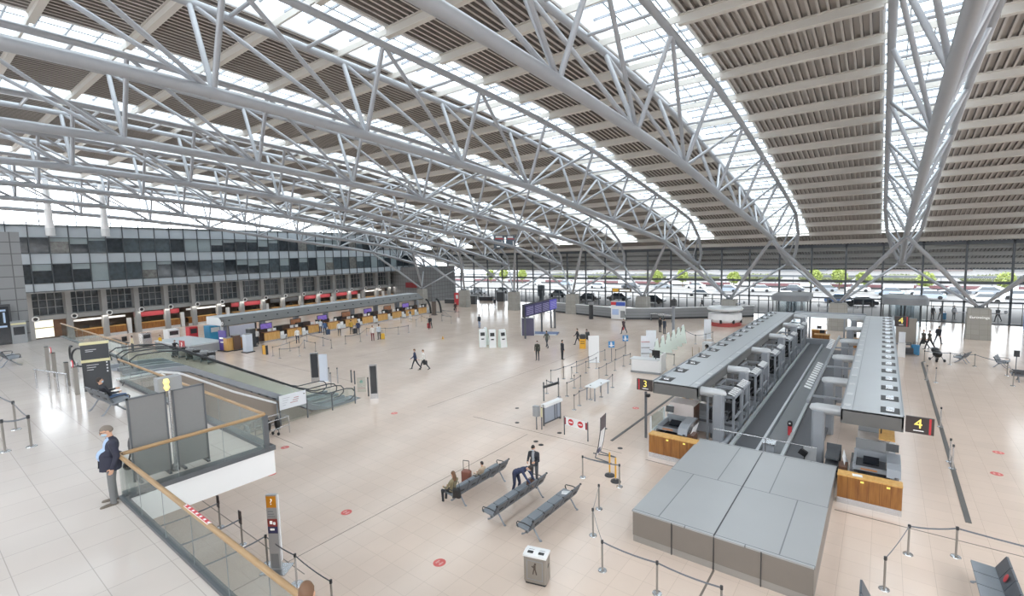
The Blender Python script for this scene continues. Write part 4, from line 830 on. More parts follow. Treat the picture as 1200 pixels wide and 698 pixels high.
# ================================================================== FAR CHECK-IN ROW ON THE LEFT (slightly turned)
rr = math.atan(.11)
Rr = Matrix.Rotation(rr, 3, 'Z')
def RP(x, y, z=0): return Vector((-56.4, 26.0, 0)) + Rr @ Vector((x, y, z))
t = thing('check_in_canopy', 'long low grey canopy of the far left check-in row', 'canopy', RP(-1.5, -3.4), rr, 'check-in canopies'); L = 32.5
obj('roof_plate', MB().bb((-3.4, 0, 3.15), (-.9, L, 3.3)), CG, t); mb = MB().add([(-.9, 0, 3.3), (-.9, L, 3.3), (.3, L, 2.45), (.3, 0, 2.45), (.2, 0, 2.35), (.2, L, 2.35)], [(0, 1, 2, 3), (3, 2, 5, 4)]); obj('sloped_fascia', mb, CGD, t); obj('end_face', MB().prism([(-3.4, 2.4), (.25, 2.4), (-.9, 3.3), (-3.4, 3.3)], -.05, 0, 'y'), CG, t); obj('soffit', MB().bb((-3.4, 0, 2.36), (.2, L, 2.4)), CGD, t)
mb = MB(); 
for q in range(22): mb.ell((-.3, .8+q*1.45, 2.9), (.1, .1, .09), 8, 5)
obj('downlight', mb, DARK, t)
for q in range(22): obj('fan_slot', MB().bb((-2.2, .5+q*1.45, 3.3), (-1.6, 1.2+q*1.45, 3.32)), WHITE_L, t)
for q in range(8): obj('pier', MB().bb((-1.3, .3+q*4.5, 0), (-.7, .75+q*4.5, 2.4)), STEEL, t)
def far_desk():
    t = thing('far_check_in_counter', '', 'counter', (0, 0, 0), rr, 'counters of the far left check-in row')
    obj('wood_front', MB().bb((-.1, 0, .2), (0, 1.9, 1.1)), WOOD_L, t); obj('counter_top', MB().bb((-.6, 0, 1.1), (.05, 1.9, 1.15)), WOOD, t); obj('back_cabinet', MB().bb((-2.0, -.2, 0), (-1.5, 1.4, 1.5)), mat('brown back cabinet', '#4a3a33', .5), t); obj('dark_unit', MB().bb((-1.2, 1.9, 0), (-.7, 2.7, 1.6)), BLACK, t); obj('white_unit', MB().bb((-.05, 1.98, .1), (.06, 2.4, 1.0)), WHITE, t); obj('second_monitor', MB().bb((-.35, 1.3, 1.2), (-.3, 1.65, 1.5)), WHITE, t); obj('scale', MB().bb((-.6, 1.95, .1), (.1, 2.75, .6)), WHITE_L, t); obj('monitor', MB().bb((-.35, .6, 1.2), (-.3, 1.0, 1.5)), WHITE_L, t); obj('scale_belt', MB().bb((-.6, 2.05, .6), (.05, 2.65, .64)), BELT_M, t)
    obj('plinth', MB().bb((-.1, 0, 0), (-.02, 1.9, .2)), CHROME, t)
    return t
f0 = far_desk()
for i in range(10):
    y = .3+i*2.9; l = 'wood fronted counter of the far left check-in row, %s from the near end' % ORD[i]
    if i == 0: f0.location = RP(0, y); f0['label'] = l
    else: dup(f0, RP(0, y), rr, l)
for i in range(7):
    t = thing('row_screen', 'screen with %s picture above the far left counters, %s from the near end' % (('violet', 'brown')[i % 2], ORD[i]), 'screen', RP(-1.2, 1.3+i*3.9, 1.75), rr, 'screens above the far left counters'); obj('housing', MB().bb((-.06, -.75, -.36), (0, .75, .36)), DARK, t); obj('picture', MB().bb((0, -.7, -.3), (.012, .7, .3)), (mat('violet picture', '#7b62b8', .4, 0, .5, 3, emit=.25), mat('brown picture', '#8a5a3c', .4, 0, .5, 3, emit=.15))[i % 2], t)
t = thing('pale_screen_wall', 'pale violet grey wall panel at the near end of the far left row', 'panel', RP(-.8, -1.2), rr); obj('panel', MB().bb((-.06, -2.0, .9), (0, .9, 2.35)), mat('pale violet panel', '#b9bccb', .4), t); obj('dark_frame', MB().bb((-.08, .9, 0), (.02, 1.1, 2.4)).bb((-.08, -2.1, 0), (.02, -2.0, 2.4)), DARK, t)
t = thing('round_sign', 'small black sign with white ring on the near canopy end', 'sign', RP(-1.2, -3.75, 2.75), rr); obj('panel', MB().bb((0, -.04, -.4), (.5, 0, .4)), BLACK, t); obj('ring', MB().path([(.25+.15*math.cos(a), -.05, .15*math.sin(a)) for a in (2*PI*q/14 for q in range(14))], .04, 6, True), WHITE, t)
# ================================================================== BELT POSTS
def belt_post(loc, label, group, to=(), h=.95, big=False, belt_z=None, rz=0, pm=None):
    t = thing('belt_post', label, 'belt post', loc, 0, group)
    obj('base', MB().lathe([(.19 if big else .135, 0), (.18 if big else .125, .02), (.05, .03)], n=18), CHROME, t)
    obj('pole', MB().tube((0, 0, .02), (0, 0, h-.06), .03, n=10), pm or (POLE if not big else CHROME), t)
    obj('head', MB().lathe([(.034, h-.1), (.04, h-.09), (.04, h), (.02, h+.01)], n=12), DARK, t)
    for q in to:
        d = Vector(q) - Vector(loc); pts = [(d.x*s, d.y*s, h-.05-.05*4*s*(1-s)) for s in (0, .2, .4, .6, .8, 1)]
        obj('belt', MB().ribbon(pts, .05), mat('grey belt webbing', '#6d727a', .7), t)
    return t
def chain(pix, name, group, z=0, extra=None, closed=False):
    P = [G(a, b, z) for a, b in pix]
    for i, p_ in enumerate(P):
        to = [P[i+1]] if i+1 < len(P) else []
        belt_post(p_, 'belt post, %s from the near end of the %s' % (ORD[i], name), group, to)
    return P
Q = 'queue barrier posts in the hall'
chain([(645.8, 448), (660.5, 443.7), (675.8, 436.7), (690, 430.8), (701.7, 424), (709, 421.7)], 'outer left queue line', Q)
chain([(640.8, 460.8), (655, 465)], 'short pair at the queue boards', Q)
chain([(673, 454.5), (670, 444), (686.7, 437), (699, 431.7)], 'second left queue line', Q)
chain([(664.5, 464), (680.5, 455)], 'short link inside the queue lines', Q)
chain([(673, 480), (679, 475), (692, 468), (704.5, 465), (717.8, 453.8)], 'queue line behind the white table', Q)
chain([(702, 445), (710.8, 439.7), (720.8, 434), (730.8, 429), (738.7, 426.7)], 'rear right queue line', Q)
chain([(760, 421), (790, 428)], 'pair beside the white service desk', Q)
chain([(721.5, 421.7), (733, 416)], 'pair carrying the blue signs', Q)
chain([(803, 397), (815, 403), (827, 401.5), (835, 399)], 'line behind the green self-service machines', Q)
FL = 'belt posts along the grey cover'
P = chain([(702, 596), (695, 627), (706, 668), (770, 695), (845, 727)], 'rope line left of the grey cover', FL)
belt_post(G(683, 559), 'belt post alone left of the leaning banner foot, above the bench ends', FL, [G(726, 570)]); belt_post(G(726, 570), 'belt post with short belt right of the yellow posts', FL)
RL = 'belt posts at the bottom right'
a, b, c, d = G(1036, 690), G(1064, 649), G(1120, 652), Vector((6.2, 19.0, 0))
belt_post(a, 'belt post with hanging belt end at the bottom right, nearest', RL, [b]); belt_post(b, 'belt post at the bottom right, at the bend of the rope', RL, [c]); belt_post(c, 'belt post at the bottom right, last one before the picture edge', RL, [d]); belt_post(d, 'belt post outside the right picture edge', RL)
FR = 'belt posts of the far right rope line'
chain([(1083, 424), (1113, 427), (1142, 429), (1180, 440), (1187, 452)], 'rope line before the glass wall benches', FR)
for i, (px, py) in enumerate(((1086, 445), (1096.5, 448), (1102, 500), (1113, 541), (1116, 549))):
    belt_post(G(px, py), 'bare steel post on the right-hand floor strip, %s from the far end' % ORD[i], 'posts along the right floor strip', (), 1.05, pm=CHROME)
HL = 'belt posts below the gallery handrail'
def disp(t): 
    obj('display', MB().bb((-.09, -.03, .75), (.09, .0, 1.2)), SIGN_BR, t)
p1, p2, p3, p4, p5 = G(258.3, 617.3), G(284.3, 638), G(313.6, 660), G(348, 684.5), G(390, 718)
q1, q2, q3 = p1+Vector((0, -1.9, 0)), p2+Vector((0, -1.9, 0)), p3+Vector((0, -1.9, 0))
disp(belt_post(p1, 'belt post with small dark display left of the orange topped sign pillar, farther one', HL, [q1])); disp(belt_post(p2, 'belt post with tall dark display left of the orange topped sign pillar, nearer one', HL, [q2])); belt_post(p3, 'belt post directly at the foot of the orange topped sign pillar', HL, [q3, p4]); belt_post(p4, 'belt post with black base below the sign pillar', HL, [p5], big=True); belt_post(p5, 'belt post at the bottom edge beside the red collar person', HL)
for i, q in enumerate((q1, q2, q3)): belt_post(q, 'belt post seen through the balustrade glass, %s from the left' % ORD[i], HL)
GL = 'belt posts on the gallery'
a, b, c = G(6, 529, GZ), G(19, 503, GZ), G(37, 523, GZ)
belt_post(a, 'black belt post at the left picture edge on the gallery, nearest', GL, [a+Vector((-2.5, -.8, 0))]); belt_post(b, 'black belt post on the gallery, rear one of the three', GL, [c, b+Vector((-2.4, -.2, 0))]); belt_post(c, 'belt post on the gallery, right one of the three', GL, [a])
chain([(336, 402.5), (328, 419.5), (351, 417), (357, 408), (370, 411.5)], 'near queue at the far left counters', 'queue posts of the far left check-in row')
chain([(320, 417), (340, 411), (360, 400), (379, 405), (388.5, 408)], 'second queue at the far left counters', 'queue posts of the far left check-in row')
chain([(405, 403), (422.5, 400), (430, 393), (452, 393), (467, 391.5), (479, 389.5)], 'middle queue at the far left counters', 'queue posts of the far left check-in row')
chain([(470, 378), (488, 382), (494, 377), (501, 380)], 'last queue at the far left counters', 'queue posts of the far left check-in row')
chain([(518, 376), (529, 378.5), (519, 370), (538, 372)], 'rail pen beyond the far left counters', 'queue posts of the far left check-in row')
# ================================================================== QUEUE FURNITURE
c = G(647, 496); t = thing('queue_board', 'low framed board with blue grey panel at the queue entrance', 'board', (c.x, c.y, 0), math.atan2(2.4, -.9)+PI*.5-.55); a, b = G(637, 499), G(657, 490); d = b-a; t.location = a; t.rotation_euler.z = math.atan2(d.y, d.x); L = d.length
obj('panel', MB().bb((.05, -.02, .15), (L-.05, .02, 1.0)), mat('blue grey board', '#9aa4b3', .4), t); mb = MB(); mb.bb((0, -.04, 0), (.07, .04, 1.2)); mb.bb((L-.07, -.04, 0), (L, .04, 1.2)); mb.bb((0, -.03, .08), (L, .03, .16)); mb.bb((L*.62, -.035, .15), (L*.66, .035, 1.0)); mb.bb((L*.75, -.035, .15), (L*.78, .035, 1.0)); obj('frame', mb, STEEL_D, t); obj('white_top', MB().bb((0, -.16, 1.05), (L, .16, 1.2)), WHITE, t)
a, b = G(637, 470), G(655, 464); d = b-a; t = thing('open_frame', 'tall open frame with dark top bar behind the queue board', 'frame', a, math.atan2(d.y, d.x)); L = d.length; mb = MB(); mb.bb((0, -.03, 0), (.06, .03, 1.25)); mb.bb((L-.06, -.03, 0), (L, .03, 1.25)); obj('posts', mb, STEEL_D, t); obj('top_bar', MB().bb((0, -.05, .85), (L, .05, 1.0)), DARK, t)
c = G(629, 503); t = thing('post_box', 'grey box on a thin post left of the queue board', 'box', c); obj('pole', MB().tube((0, 0, 0), (0, 0, .8), .03), STEEL_D, t); obj('cabinet', MB().bb((-.16, -.12, .75), (.16, .12, 1.3)), GREY, t)
c = G(635, 503); t = thing('yellow_striped_post', 'thin post with yellow stripes beside the queue board', 'post', c); obj('pole', MB().tube((0, 0, 0), (0, 0, 1.25), .03), STEEL_D, t); obj('yellow_band', MB().tube((0, 0, .7), (0, 0, 1.2), .035), CREAM, t)
a, b = G(661.5, 509), G(689, 517); d = b-a; L = d.length; t = thing('no_entry_panel', 'white belt panel with two red no-entry discs between posts', 'sign', a, math.atan2(d.y, d.x))
mb = MB(); mb.tube((0, 0, 0), (0, 0, 1.0), .03); mb.tube((L, 0, 0), (L, 0, 1.0), .03); obj('posts', mb, STEEL_D, t); obj('white_panel', MB().bb((.05, -.015, .55), (L-.05, .015, .98)), WHITE, t); obj('red_edge', MB().bb((.03, -.02, .58), (.12, .02, .95)).bb((L-.14, -.02, .58), (L-.03, .02, .95)), MATS['dark red sign board'], t)
for q in (.3, .7):
    e = obj('no_entry_disc', MB().tube((L*q, -.02, .77), (L*q, -.03, .77), .17, n=18), RED, t); obj('white_bar', MB().bb((L*q-.11, -.04, .74), (L*q+.11, -.03, .8)), WHITE, e)
c = G(705, 541); a = G(699, 523); t = thing('leaning_banner', 'tall curved banner, dark on top and white below, with foot frame', 'banner', (c.x-.1, c.y+.35, 0), 1.72)
pts = [(-.02, 2.05), (.0, 1.4), (.1, .7), (.25, .15)]
for nm, lo, hi, mm in (('dark_top', 0, 1, mat('brown dark print', '#5c5256', .5)), ('white_sheet', 1, 3, WHITE)):
    mb = MB(); vs = [(x, y, z) for (y, z) in pts[lo:hi+1] for x in (-.35, .35)]; mb.add(vs, [(2*i, 2*i+1, 2*i+3, 2*i+2) for i in range(hi-lo)]); obj(nm, mb, mm, t)
mb = MB()
for x in (-.36, .36): mb.path([(x, y, z) for y, z in pts], .02, 6); mb.tube((x, .25, .15), (x, -.5, .02), .025); mb.tube((x, -.5, .02), (x, .6, .02), .025)
obj('frame', mb, STEEL_D, t); obj('blue_print', MB().bb((-.3, .12, .35), (.0, .16, .55)), NAVY, t)
for i, (px, py) in enumerate(((714.5, 557), (721.5, 564))):
    t = thing('yellow_post', 'short yellow striped barrier post with dark round foot, %s of the pair' % ('farther', 'nearer')[i], 'post', G(px, py), 0, 'yellow barrier posts'); obj('pole', MB().lathe([(.035, .05), (.035, 1.0), (.02, 1.03)], n=12), YELLOW, t); obj('base', MB().lathe([(.22, 0), (.2, .05), (.06, .09)], n=16), DARK, t); obj('chrome_ring', MB().lathe([(.05, .1), (.05, .16)], n=12), CHROME, t)
a, b = G(697, 470), G(711, 462); d = b-a; L = d.length; t = thing('white_table', 'narrow white table inside the queue lines', 'table', a, math.atan2(d.y, d.x)); obj('table_top', MB().bb((-.1, -.1, .86), (L+.3, .65, .92)), WHITE, t)
for x in (0, L+.2):
    for y in (0, .55): obj('leg', MB().bb((x-.03, y-.03, 0), (x+.03, y+.03, .86)), STEEL, t)
for i, (px, py) in enumerate(((716.7, 423), (733, 414.5))):
    t = thing('blue_sign', 'small blue square sign on a queue post, %s of the pair' % ('left', 'right')[i], 'sign', G(px, py), .6, 'blue square signs'); obj('panel', MB().bb((-.26, -.03, 1.2), (.26, .03, 1.75)), BLUE, t); obj('white_symbol', MB().lathe([(.07, 1.6), (.07, 1.68)], (-.04, -.04, 0), 10).bb((-.1, -.045, 1.28), (.06, -.03, 1.58)).bb((-.2, -.045, 1.36), (.22, -.03, 1.42)), WHITE, t); obj('pole', MB().tube((0, 0, 0), (0, 0, 1.15), .03), STEEL_D, t)
# white service desk beside sign 3
c = G(758, 437); t = thing('service_desk', 'white service desk with black monitor at the left canopy', 'desk', (c.x, c.y+.3, 0), .1); obj('counter', MB().bb((-1.2, -.45, .15), (1.0, .4, 1.05)), WHITE, t); obj('top', MB().bb((-1.3, -.5, 1.05), (.9, .45, 1.1)), WHITE_L, t); obj('plinth', MB().bb((-1.25, -.5, 0), (1.05, .4, .15)), GREY, t); mo = obj('monitor', MB().bb((.3, -.05, 1.35), (.9, .02, 1.8)), BLACK, t); obj('stand', MB().bb((.55, -.03, 1.1), (.62, .0, 1.4)), DARK, mo); obj('white_back_wall', MB().bb((1.0, -.4, .1), (1.1, 1.0, 1.5)), WHITE, t); obj('office_chair', MB().bb((.1, .6, .45), (.6, 1.1, .55)).bb((.1, 1.05, .55), (.6, 1.12, 1.1)), BLACK, t)
# tall white display stands
for i, (px, py, w, h, l) in enumerate(((696, 424, .9, 2.3, 'tall white display stand beside the yellow trolley'), (756, 423, .7, 2.2, 'white slim shelf stand with pink top beside the self-service machines'), (763, 413, .9, 2.1, 'plain white display stand behind the slim shelf stand'))):
    t = thing('display_stand', l, 'display', G(px, py), .55); obj('panel', MB().bb((-w/2, -.05, .05), (w/2, .05, h)), TRANS if i else WHITE, t); obj('foot', MB().bb((-w/2, -.3, 0), (w/2, .3, .05)), WHITE_L, t)
    if i == 1:
        for q in range(3): obj('shelf', MB().bb((-w/2, -.3, .7+q*.5), (w/2, 0, .74+q*.5)), (MATS['faded red print'], GREY, GREY)[2-q], t)
# self service machines
def kiosk(loc, rz, label, group, mint):
    t = thing('self_service_machine', label, 'kiosk', loc, rz, group)
    pf = [(-.3, 0), (-.18, 1.0), (-.05, 1.75), (.1, 1.85), (.32, 0)]
    obj('body', MB().prism(pf, -.32, .32, 'x'), WHITE, t); mb = MB()
    for sx in (-1, 1): mb.prism([(-.34, 0), (-.2, 1.0), (-.07, 1.72), (.12, 1.8), (.36, 0)], sx*.32, sx*.36, 'x')
    obj('side_wing', mb, MINT if mint else WHITE_L, t); mb = MB().box((0, -.14, 1.35), (.44, .03, .36), rx=-.18); obj('screen', mb, BLACK, t); obj('slot', MB().box((0, -.225, .85), (.3, .04, .12), rx=-.12), DARK, t)
    return t
c = G(574, 406)
kiosk((c.x-.55, c.y-.45, 0), .75, 'white self-service machine front left in the hall middle group', 'self-service machines in the hall middle', True); kiosk((c.x+.5, c.y-.15, 0), .75, 'white self-service machine centre front in the hall middle group', 'self-service machines in the hall middle', True); kiosk((c.x+1.3, c.y+.5, 0), 1.15, 'white self-service machine at the right end in the hall middle group', 'self-service machines in the hall middle', True); kiosk((c.x-1.2, c.y+.7, 0), -.6, 'white self-service machine at the back left in the hall middle group', 'self-service machines in the hall middle', True)
for i in range(6):
    p_ = Vector((-15.4, 40.4, 0)) + Vector((-.12, 1.75, 0))*i
    kiosk(p_, -1.2, 'pale green self-service machine beside the left canopy, %s from the front' % ORD[i], 'self-service machines beside the left canopy', True)
# departure board
a, b = G(613, 398), G(652, 384); d = b-a; t = thing('departure_board', 'wide violet black departure board standing on legs in the hall middle', 'departure board', (a.x, a.y, 0), math.atan2(d.y, d.x)); L = d.length
for q in range(4): obj('screen', MB().bb((.6+q*(L-.6)/4, -.12, 2.5), (.6+(q+1)*(L-.6)/4-.06, .0, 3.75)), (mat('violet screen', '#3c3a5c', .2, 0, .3, 4, emit=.25), mat('violet screen', ''), mat('violet screen', ''), mat('blue violet screen', '#4d49a8', .2, 0, .4, 4, emit=.35))[q], t)
obj('housing', MB().bb((.5, 0, 2.4), (L+.05, .3, 3.85)), DARK, t); obj('leg', MB().bb((.7, .02, 0), (.82, .2, 2.45)), STEEL_D, t); obj('leg', MB().bb((L-.25, .02, 0), (L-.1, .2, 2.45)), STEEL_D, t); obj('leg', MB().bb((L*.55, .02, 0), (L*.55+.12, .2, 2.45)), STEEL_D, t); mb = MB()
for q in range(4):
    for r_ in range(6): mb.bb((.75+q*(L-.6)/4, -.126, 2.65+r_*.16), (.6+(q+1)*(L-.6)/4-.25, -.12, 2.69+r_*.16))
obj('text_rows', mb, mat('screen text', '#8c88b8', .4, emit=.4), t)
c = G(619, 393); t = thing('dark_info_panel', 'dark violet standing panel at the near end of the departure board', 'panel', c, .55); obj('panel', MB().bb((-.7, -.08, 0), (.7, .08, 2.05)), mat('violet dark panel', '#4b4962', .3), t); obj('frame', MB().bb((-.76, -.1, 0), (-.7, .1, 2.1)).bb((.7, -.1, 0), (.76, .1, 2.1)).bb((-.76, -.1, 2.05), (.76, .1, 2.1)), WHITE_L, t)
c = G(634, 391); t = thing('blue_ramp', 'flat blue floor plate below the departure board', 'floor plate', c, .4); obj('plate', MB().bb((-1.9, -.9, 0), (2.0, 1.0, .12)), mat('blue plate', '#4c628e', .5), t); obj('edge_trim', MB().bb((-1.9, -.95, 0), (2.0, -.9, .13)), WHITE_L, t)
c = G(646, 384); t = thing('totem', 'slim dark post with sign arm right of the departure board', 'post', c); obj('pole', MB().tube((0, 0, 0), (0, 0, 2.2), .09), STEEL_D, t); obj('head', MB().bb((-.6, -.05, 1.9), (.2, .05, 2.05)), WHITE_L, t)
# hanging number boards
t = thing('hanging_board', 'pair of hanging blue grey boards with red stripe and number 1', 'sign', (-43.7, 55.4, 11.25)); obj('left_board', MB().box((0, -1.3, 0), (.12, 2.3, 1.9)), mat('blue grey board face', '#5b6976', .4), t); obj('right_board', MB().box((0, 1.35, 0), (.12, 2.0, 1.9)), MATS['blue grey board face'], t)
for y, w in ((-1.3, 1.9), (1.35, 1.6)):
    obj('red_stripe', MB().box((.065, y, .42), (.02, w, .14)), RED, t); obj('pale_panel', MB().box((.065, y-.1, .68), (.02, w*.8, .25)), WHITE, t); text('numeral', '1', 1.0, WHITE_LET, t, (.075, y+.55, -.25), (PI/2, 0, PI/2)); obj('underline', MB().box((.065, y-.3, -.7), (.02, .7, .1)), WHITE_LET, t)
obj('hanger', MB().tube((0, -1.3, .95), (0, -1.3, 2.6), .04).tube((0, 1.3, .95), (0, 1.3, 2.6), .04), STEEL, t)
# ================================================================== INFO TOTEMS AND SIGN PILLAR
def totem(px, py, h, w, label, mm, foot=True, rz=0.0):
    t = thing('info_totem', label, 'information sign', G(px, py), rz); obj('panel', MB().bb((-w/2, -.06, .35), (w/2, .06, h)), mm, t); mb = MB(); mb.bb((-w/2-.05, -.09, 0), (-w/2, .09, h+.06)); mb.bb((w/2, -.09, 0), (w/2+.05, .09, h+.06)); mb.bb((-w/2, -.09, h), (w/2, .09, h+.06)); mb.bb((-w/2, -.08, .0), (w/2, .08, .35)); obj('frame', mb, CHROME, t); return t
totem(439, 466.5, 2.25, .42, 'tall dark info panel in a steel frame standing alone in the hall', SIGN_DK, rz=.85); totem(370, 447, 2.2, .5, 'tall dark info panel at the escalator foot', SIGN_DK, rz=.85)
c = G(380, 447); t = thing('white_display', 'pale blue white display stand beside the info panel at the escalator foot', 'display', c, .75); obj('panel', MB().bb((-.3, -.06, 0), (.3, .06, 2.15)), mat('pale blue white', '#cfd8e6', .4), t); obj('foot', MB().bb((-.35, -.2, 0), (.35, .2, .05)), WHITE, t)
for i, (px, py, h) in enumerate(((388, 452, 1.0), (386, 447, 1.1), (396, 449, 1.2), (412, 448, .95), (416, 450, 1.0), (432, 464, 1.3))):
    t = thing('access_bollard', 'thin steel post near the escalator foot, %s from the left' % ORD[i], 'bollard', G(px, py), 0, 'steel posts at the escalator foot'); obj('post', MB().tube((0, 0, 0), (0, 0, h), .05, n=10), (CHROME, CHROME, CHROME, STEEL_D, STEEL_D, STEEL_D)[i], t); obj('cap', MB().lathe([(.055, h-.05), (.055, h+.01), (.02, h+.03)], n=10), DARK, t)
c = G(424, 459); t = thing('glass_gate', 'small clear glass gate with round green mark beside the info panel', 'gate', c, .85); obj('pane', MB().bb((-.3, -.01, 0), (.3, .01, 1.05)), GLASS_G, t); obj('green_mark', MB().tube((0, -.02, .75), (0, -.025, .75), .11, n=14), mat('grey green mark', '#7fa596', .4), t); obj('red_strip', MB().bb((-.25, -.02, .25), (.25, -.015, .29)), MATS['faded red print'], t)
t = thing('sign_pillar', 'slim grey sign pillar with orange top panel below the gallery', 'sign', (-14.52, 6.62, 0), .62)
obj('column', MB().bb((-.16, -.05, .02), (.16, .05, 2.42)), mat('aluminium grey', '#b9bbbe', .35, .4), t); obj('base_plate', MB().bb((-.4, -.3, 0), (.4, .3, .02)), CHROME, t); obj('orange_panel', MB().bb((-.15, -.058, 2.02), (.15, -.05, 2.38)), ORANGE, t); text('arrow', '?', .26, WHITE_LET, t, (.0, -.06, 2.2), (PI/2, 0, 0)); mb = MB()
for q in range(3): mb.bb((-.12, -.055, 1.72+q*.08), (.1-.03*q, -.05, 1.75+q*.08))
obj('grey_lines', mb, GREY, t); obj('red_panel', MB().bb((-.15, -.058, 1.42), (.15, -.05, 1.66)), mat('brick red panel', '#9b3d36', .4), t); obj('red_mark', MB().bb((-.08, -.06, 1.5), (.0, -.058, 1.6)).bb((.03, -.06, 1.48), (.09, -.058, 1.56)), WHITE_LET, t); obj('navy_panel', MB().bb((-.15, -.058, 1.2), (.15, -.05, 1.42)), NAVY, t); obj('navy_mark', MB().bb((-.08, -.06, 1.3), (.05, -.058, 1.36)), WHITE_LET, t); obj('lower_panel', MB().bb((-.12, -.058, .08), (.12, -.05, .55)), GREY, t); obj('white_side', MB().bb((.15, -.04, .3), (.2, .04, 2.4)), WHITE, t)
# trash bin
t = thing('trash_bin', 'grey double waste bin with white top and two dark openings', 'bin', (-7.68, 10.83, 0), 0.28); t.scale = (.93,)*3
obj('body', MB().bevbox((0, 0, .5), (.74, .46, .84), .06), mat('bin grey', '#8d857d', .5, .1, .04), t); obj('plinth', MB().bevbox((0, 0, .04), (.66, .38, .09), .02), DARK, t); obj('top', MB().prism([(-.24, .9), (.24, .9), (.24, .96), (0, 1.0), (-.24, .96)], -.375, .375, 'x'), WHITE, t)
for x in (-.17, .18): obj('opening', MB().bb((x-.09, -.14, .975), (x+.09, .05, .995)), BLACK, t)
mb = MB(); mb.bb((-.26, -.236, .18), (.26, -.23, .2)); mb.bb((-.26, -.236, .78), (.26, -.23, .8)); mb.bb((-.26, -.236, .18), (-.24, -.23, .8)); mb.bb((.24, -.236, .18), (.26, -.23, .8)); obj('front_frame', mb, GREY, t)
mb = MB(); mb.tube((.02, -.232, .7), (.02, -.238, .7), .035, n=10); mb.box((0, -.235, .58), (.07, .01, .16)); mb.box((-.04, -.235, .44), (.035, .01, .16), ry=.2); mb.box((.04, -.235, .44), (.035, .01, .16), ry=-.25); mb.box((-.06, -.235, .6), (.08, .01, .03), ry=.6); obj('figure_emblem', mb, mat('emblem brown', '#4b4038', .5), t); obj('side_grip', MB().box((.372, 0, .6), (.01, .14, .06), rx=.5), BLACK, t)
# ================================================================== THINGS ON THE FAR SIDE
c = G(851, 381); t = thing('show_stand', 'round white exhibit stand with red base near the third column', 'stand', (-15.4, 63.2, 0)); obj('red_base', MB().lathe([(1.9, 0), (1.9, .45)], n=24), mat('exhibit red', '#a8433f', .5), t); obj('brown_floor', MB().bb((-2.3, -1.6, 0), (2.3, 1.6, .03)), mat('exhibit brown', '#a9826f', .6), t); obj('white_body', MB().lathe([(1.7, .45), (1.95, .8), (1.9, 1.5), (1.6, 1.6)], n=24), WHITE, t); obj('roof_disc', MB().lathe([(2.0, 1.9), (2.1, 2.1), (1.9, 2.3)], n=24), WHITE_L, t); mb = MB()
for a in range(8): mb.bb((1.85*math.cos(a*PI/4)-.12, 1.85*math.sin(a*PI/4)-.12, .4), (1.85*math.cos(a*PI/4)+.12, 1.85*math.sin(a*PI/4)+.12, .85))
obj('dark_stools', mb, BLACK, t); obj('centre_post', MB().tube((0, 0, 1.5), (0, 0, 2.0), .5), STEEL, t)
t = thing('poster_board', 'large blue white poster board with red corner beside the fourth column', 'poster', (-28.9, 61.5, 0), .08); obj('board', MB().bb((-1.0, -.06, .1), (1.05, .06, 2.6)), WHITE, t); obj('blue_band', MB().bb((-.3, -.07, 1.95), (1.05, -.06, 2.5)), mat('poster blue', '#3a56b0', .4), t); obj('red_corner', MB().bb((-1.0, -.07, 2.05), (-.2, -.06, 2.5)), RED, t); obj('dark_print', MB().bb((.35, -.07, .3), (1.0, -.06, 1.3)), GREY, t); obj('blue_print', MB().bb((-.85, -.07, .7), (.1, -.06, 1.5)), mat('pale blue print', '#aac0e6', .5), t); mb = MB(); mb.tube((.9, -.1, 1.2), (1.3, -.3, 0), .04); obj('easel_leg', mb, BLACK, t)
t = thing('yellow_sign_beam', 'hanging yellow sign band above the poster board', 'sign', (-29.0, 63.0, 4.0)); obj('panel', MB().bb((-1.4, -.1, -.25), (1.4, .1, .25)), mat('dark gold panel', '#5d5546', .4), t); obj('yellow_part', MB().bb((-1.4, -.12, -.22), (-.5, -.1, .22)), YELLOW, t); obj('post', MB().bb((-1.5, -.06, -4.0), (-1.4, .06, .25)), STEEL_D, t); obj('white_marks', MB().bb((-.3, -.12, -.1), (1.2, -.1, .1)), WHITE_LET, t)
t = thing('dark_column_display', 'tall dark cylinder display at the low grey wall', 'display', (-32.6, 60.6, 0)); obj('shaft', MB().lathe([(.3, 0), (.3, 2.0), (.2, 2.05)], n=14), DARK, t); obj('top_band', MB().lathe([(.36, 2.05), (.36, 2.4)], n=14), GREY, t)
t = thing('round_tower', 'dark round pillar outside beyond the departure board', 'pillar', (at_y(634, 80), 80, 0)); obj('shaft', MB().lathe([(.5, 0), (.5, .9), (.75, 1.0), (.75, 3.0), (.6, 3.1)], n=16), mat('outside pillar grey', '#5d6368', .5), t); obj('band', MB().lathe([(.77, 2.2), (.77, 2.4)], n=16), GREY, t)
for i, (px, py, rz) in enumerate(((770, 371, .5), (780, 373, .2))):
    t = thing('scanner_table', 'grey steel table with side flap in front of the low grey wall, %s one' % ('left', 'right')[i], 'table', G(px, py+4), rz, 'steel tables by the low wall'); obj('table_top', MB().bb((-.9, -.35, .9), (.9, .35, 1.0)), CHROME, t)
    for x in (-.8, .8): obj('leg', MB().bb((x-.05, -.3, 0), (x+.05, .3, .9)), STEEL_D, t)
t = thing('pillar_speaker', 'slim grey post with dark head near the self-service machines', 'post', G(789, 388)); obj('pole', MB().tube((0, 0, 0), (0, 0, 3.0), .16), STEEL, t); obj('head', MB().bb((-.3, -.25, 3.0), (.3, .25, 3.7)), DARK, t)
t = thing('tall_white_panel', 'white pillar panel right of the self-service machines', 'panel', G(829, 397), .6); obj('panel', MB().bb((-.35, -.06, 0), (.35, .06, 2.1)), TRANS, t); obj('foot', MB().bb((-.4, -.2, 0), (.4, .2, .06)), WHITE, t)
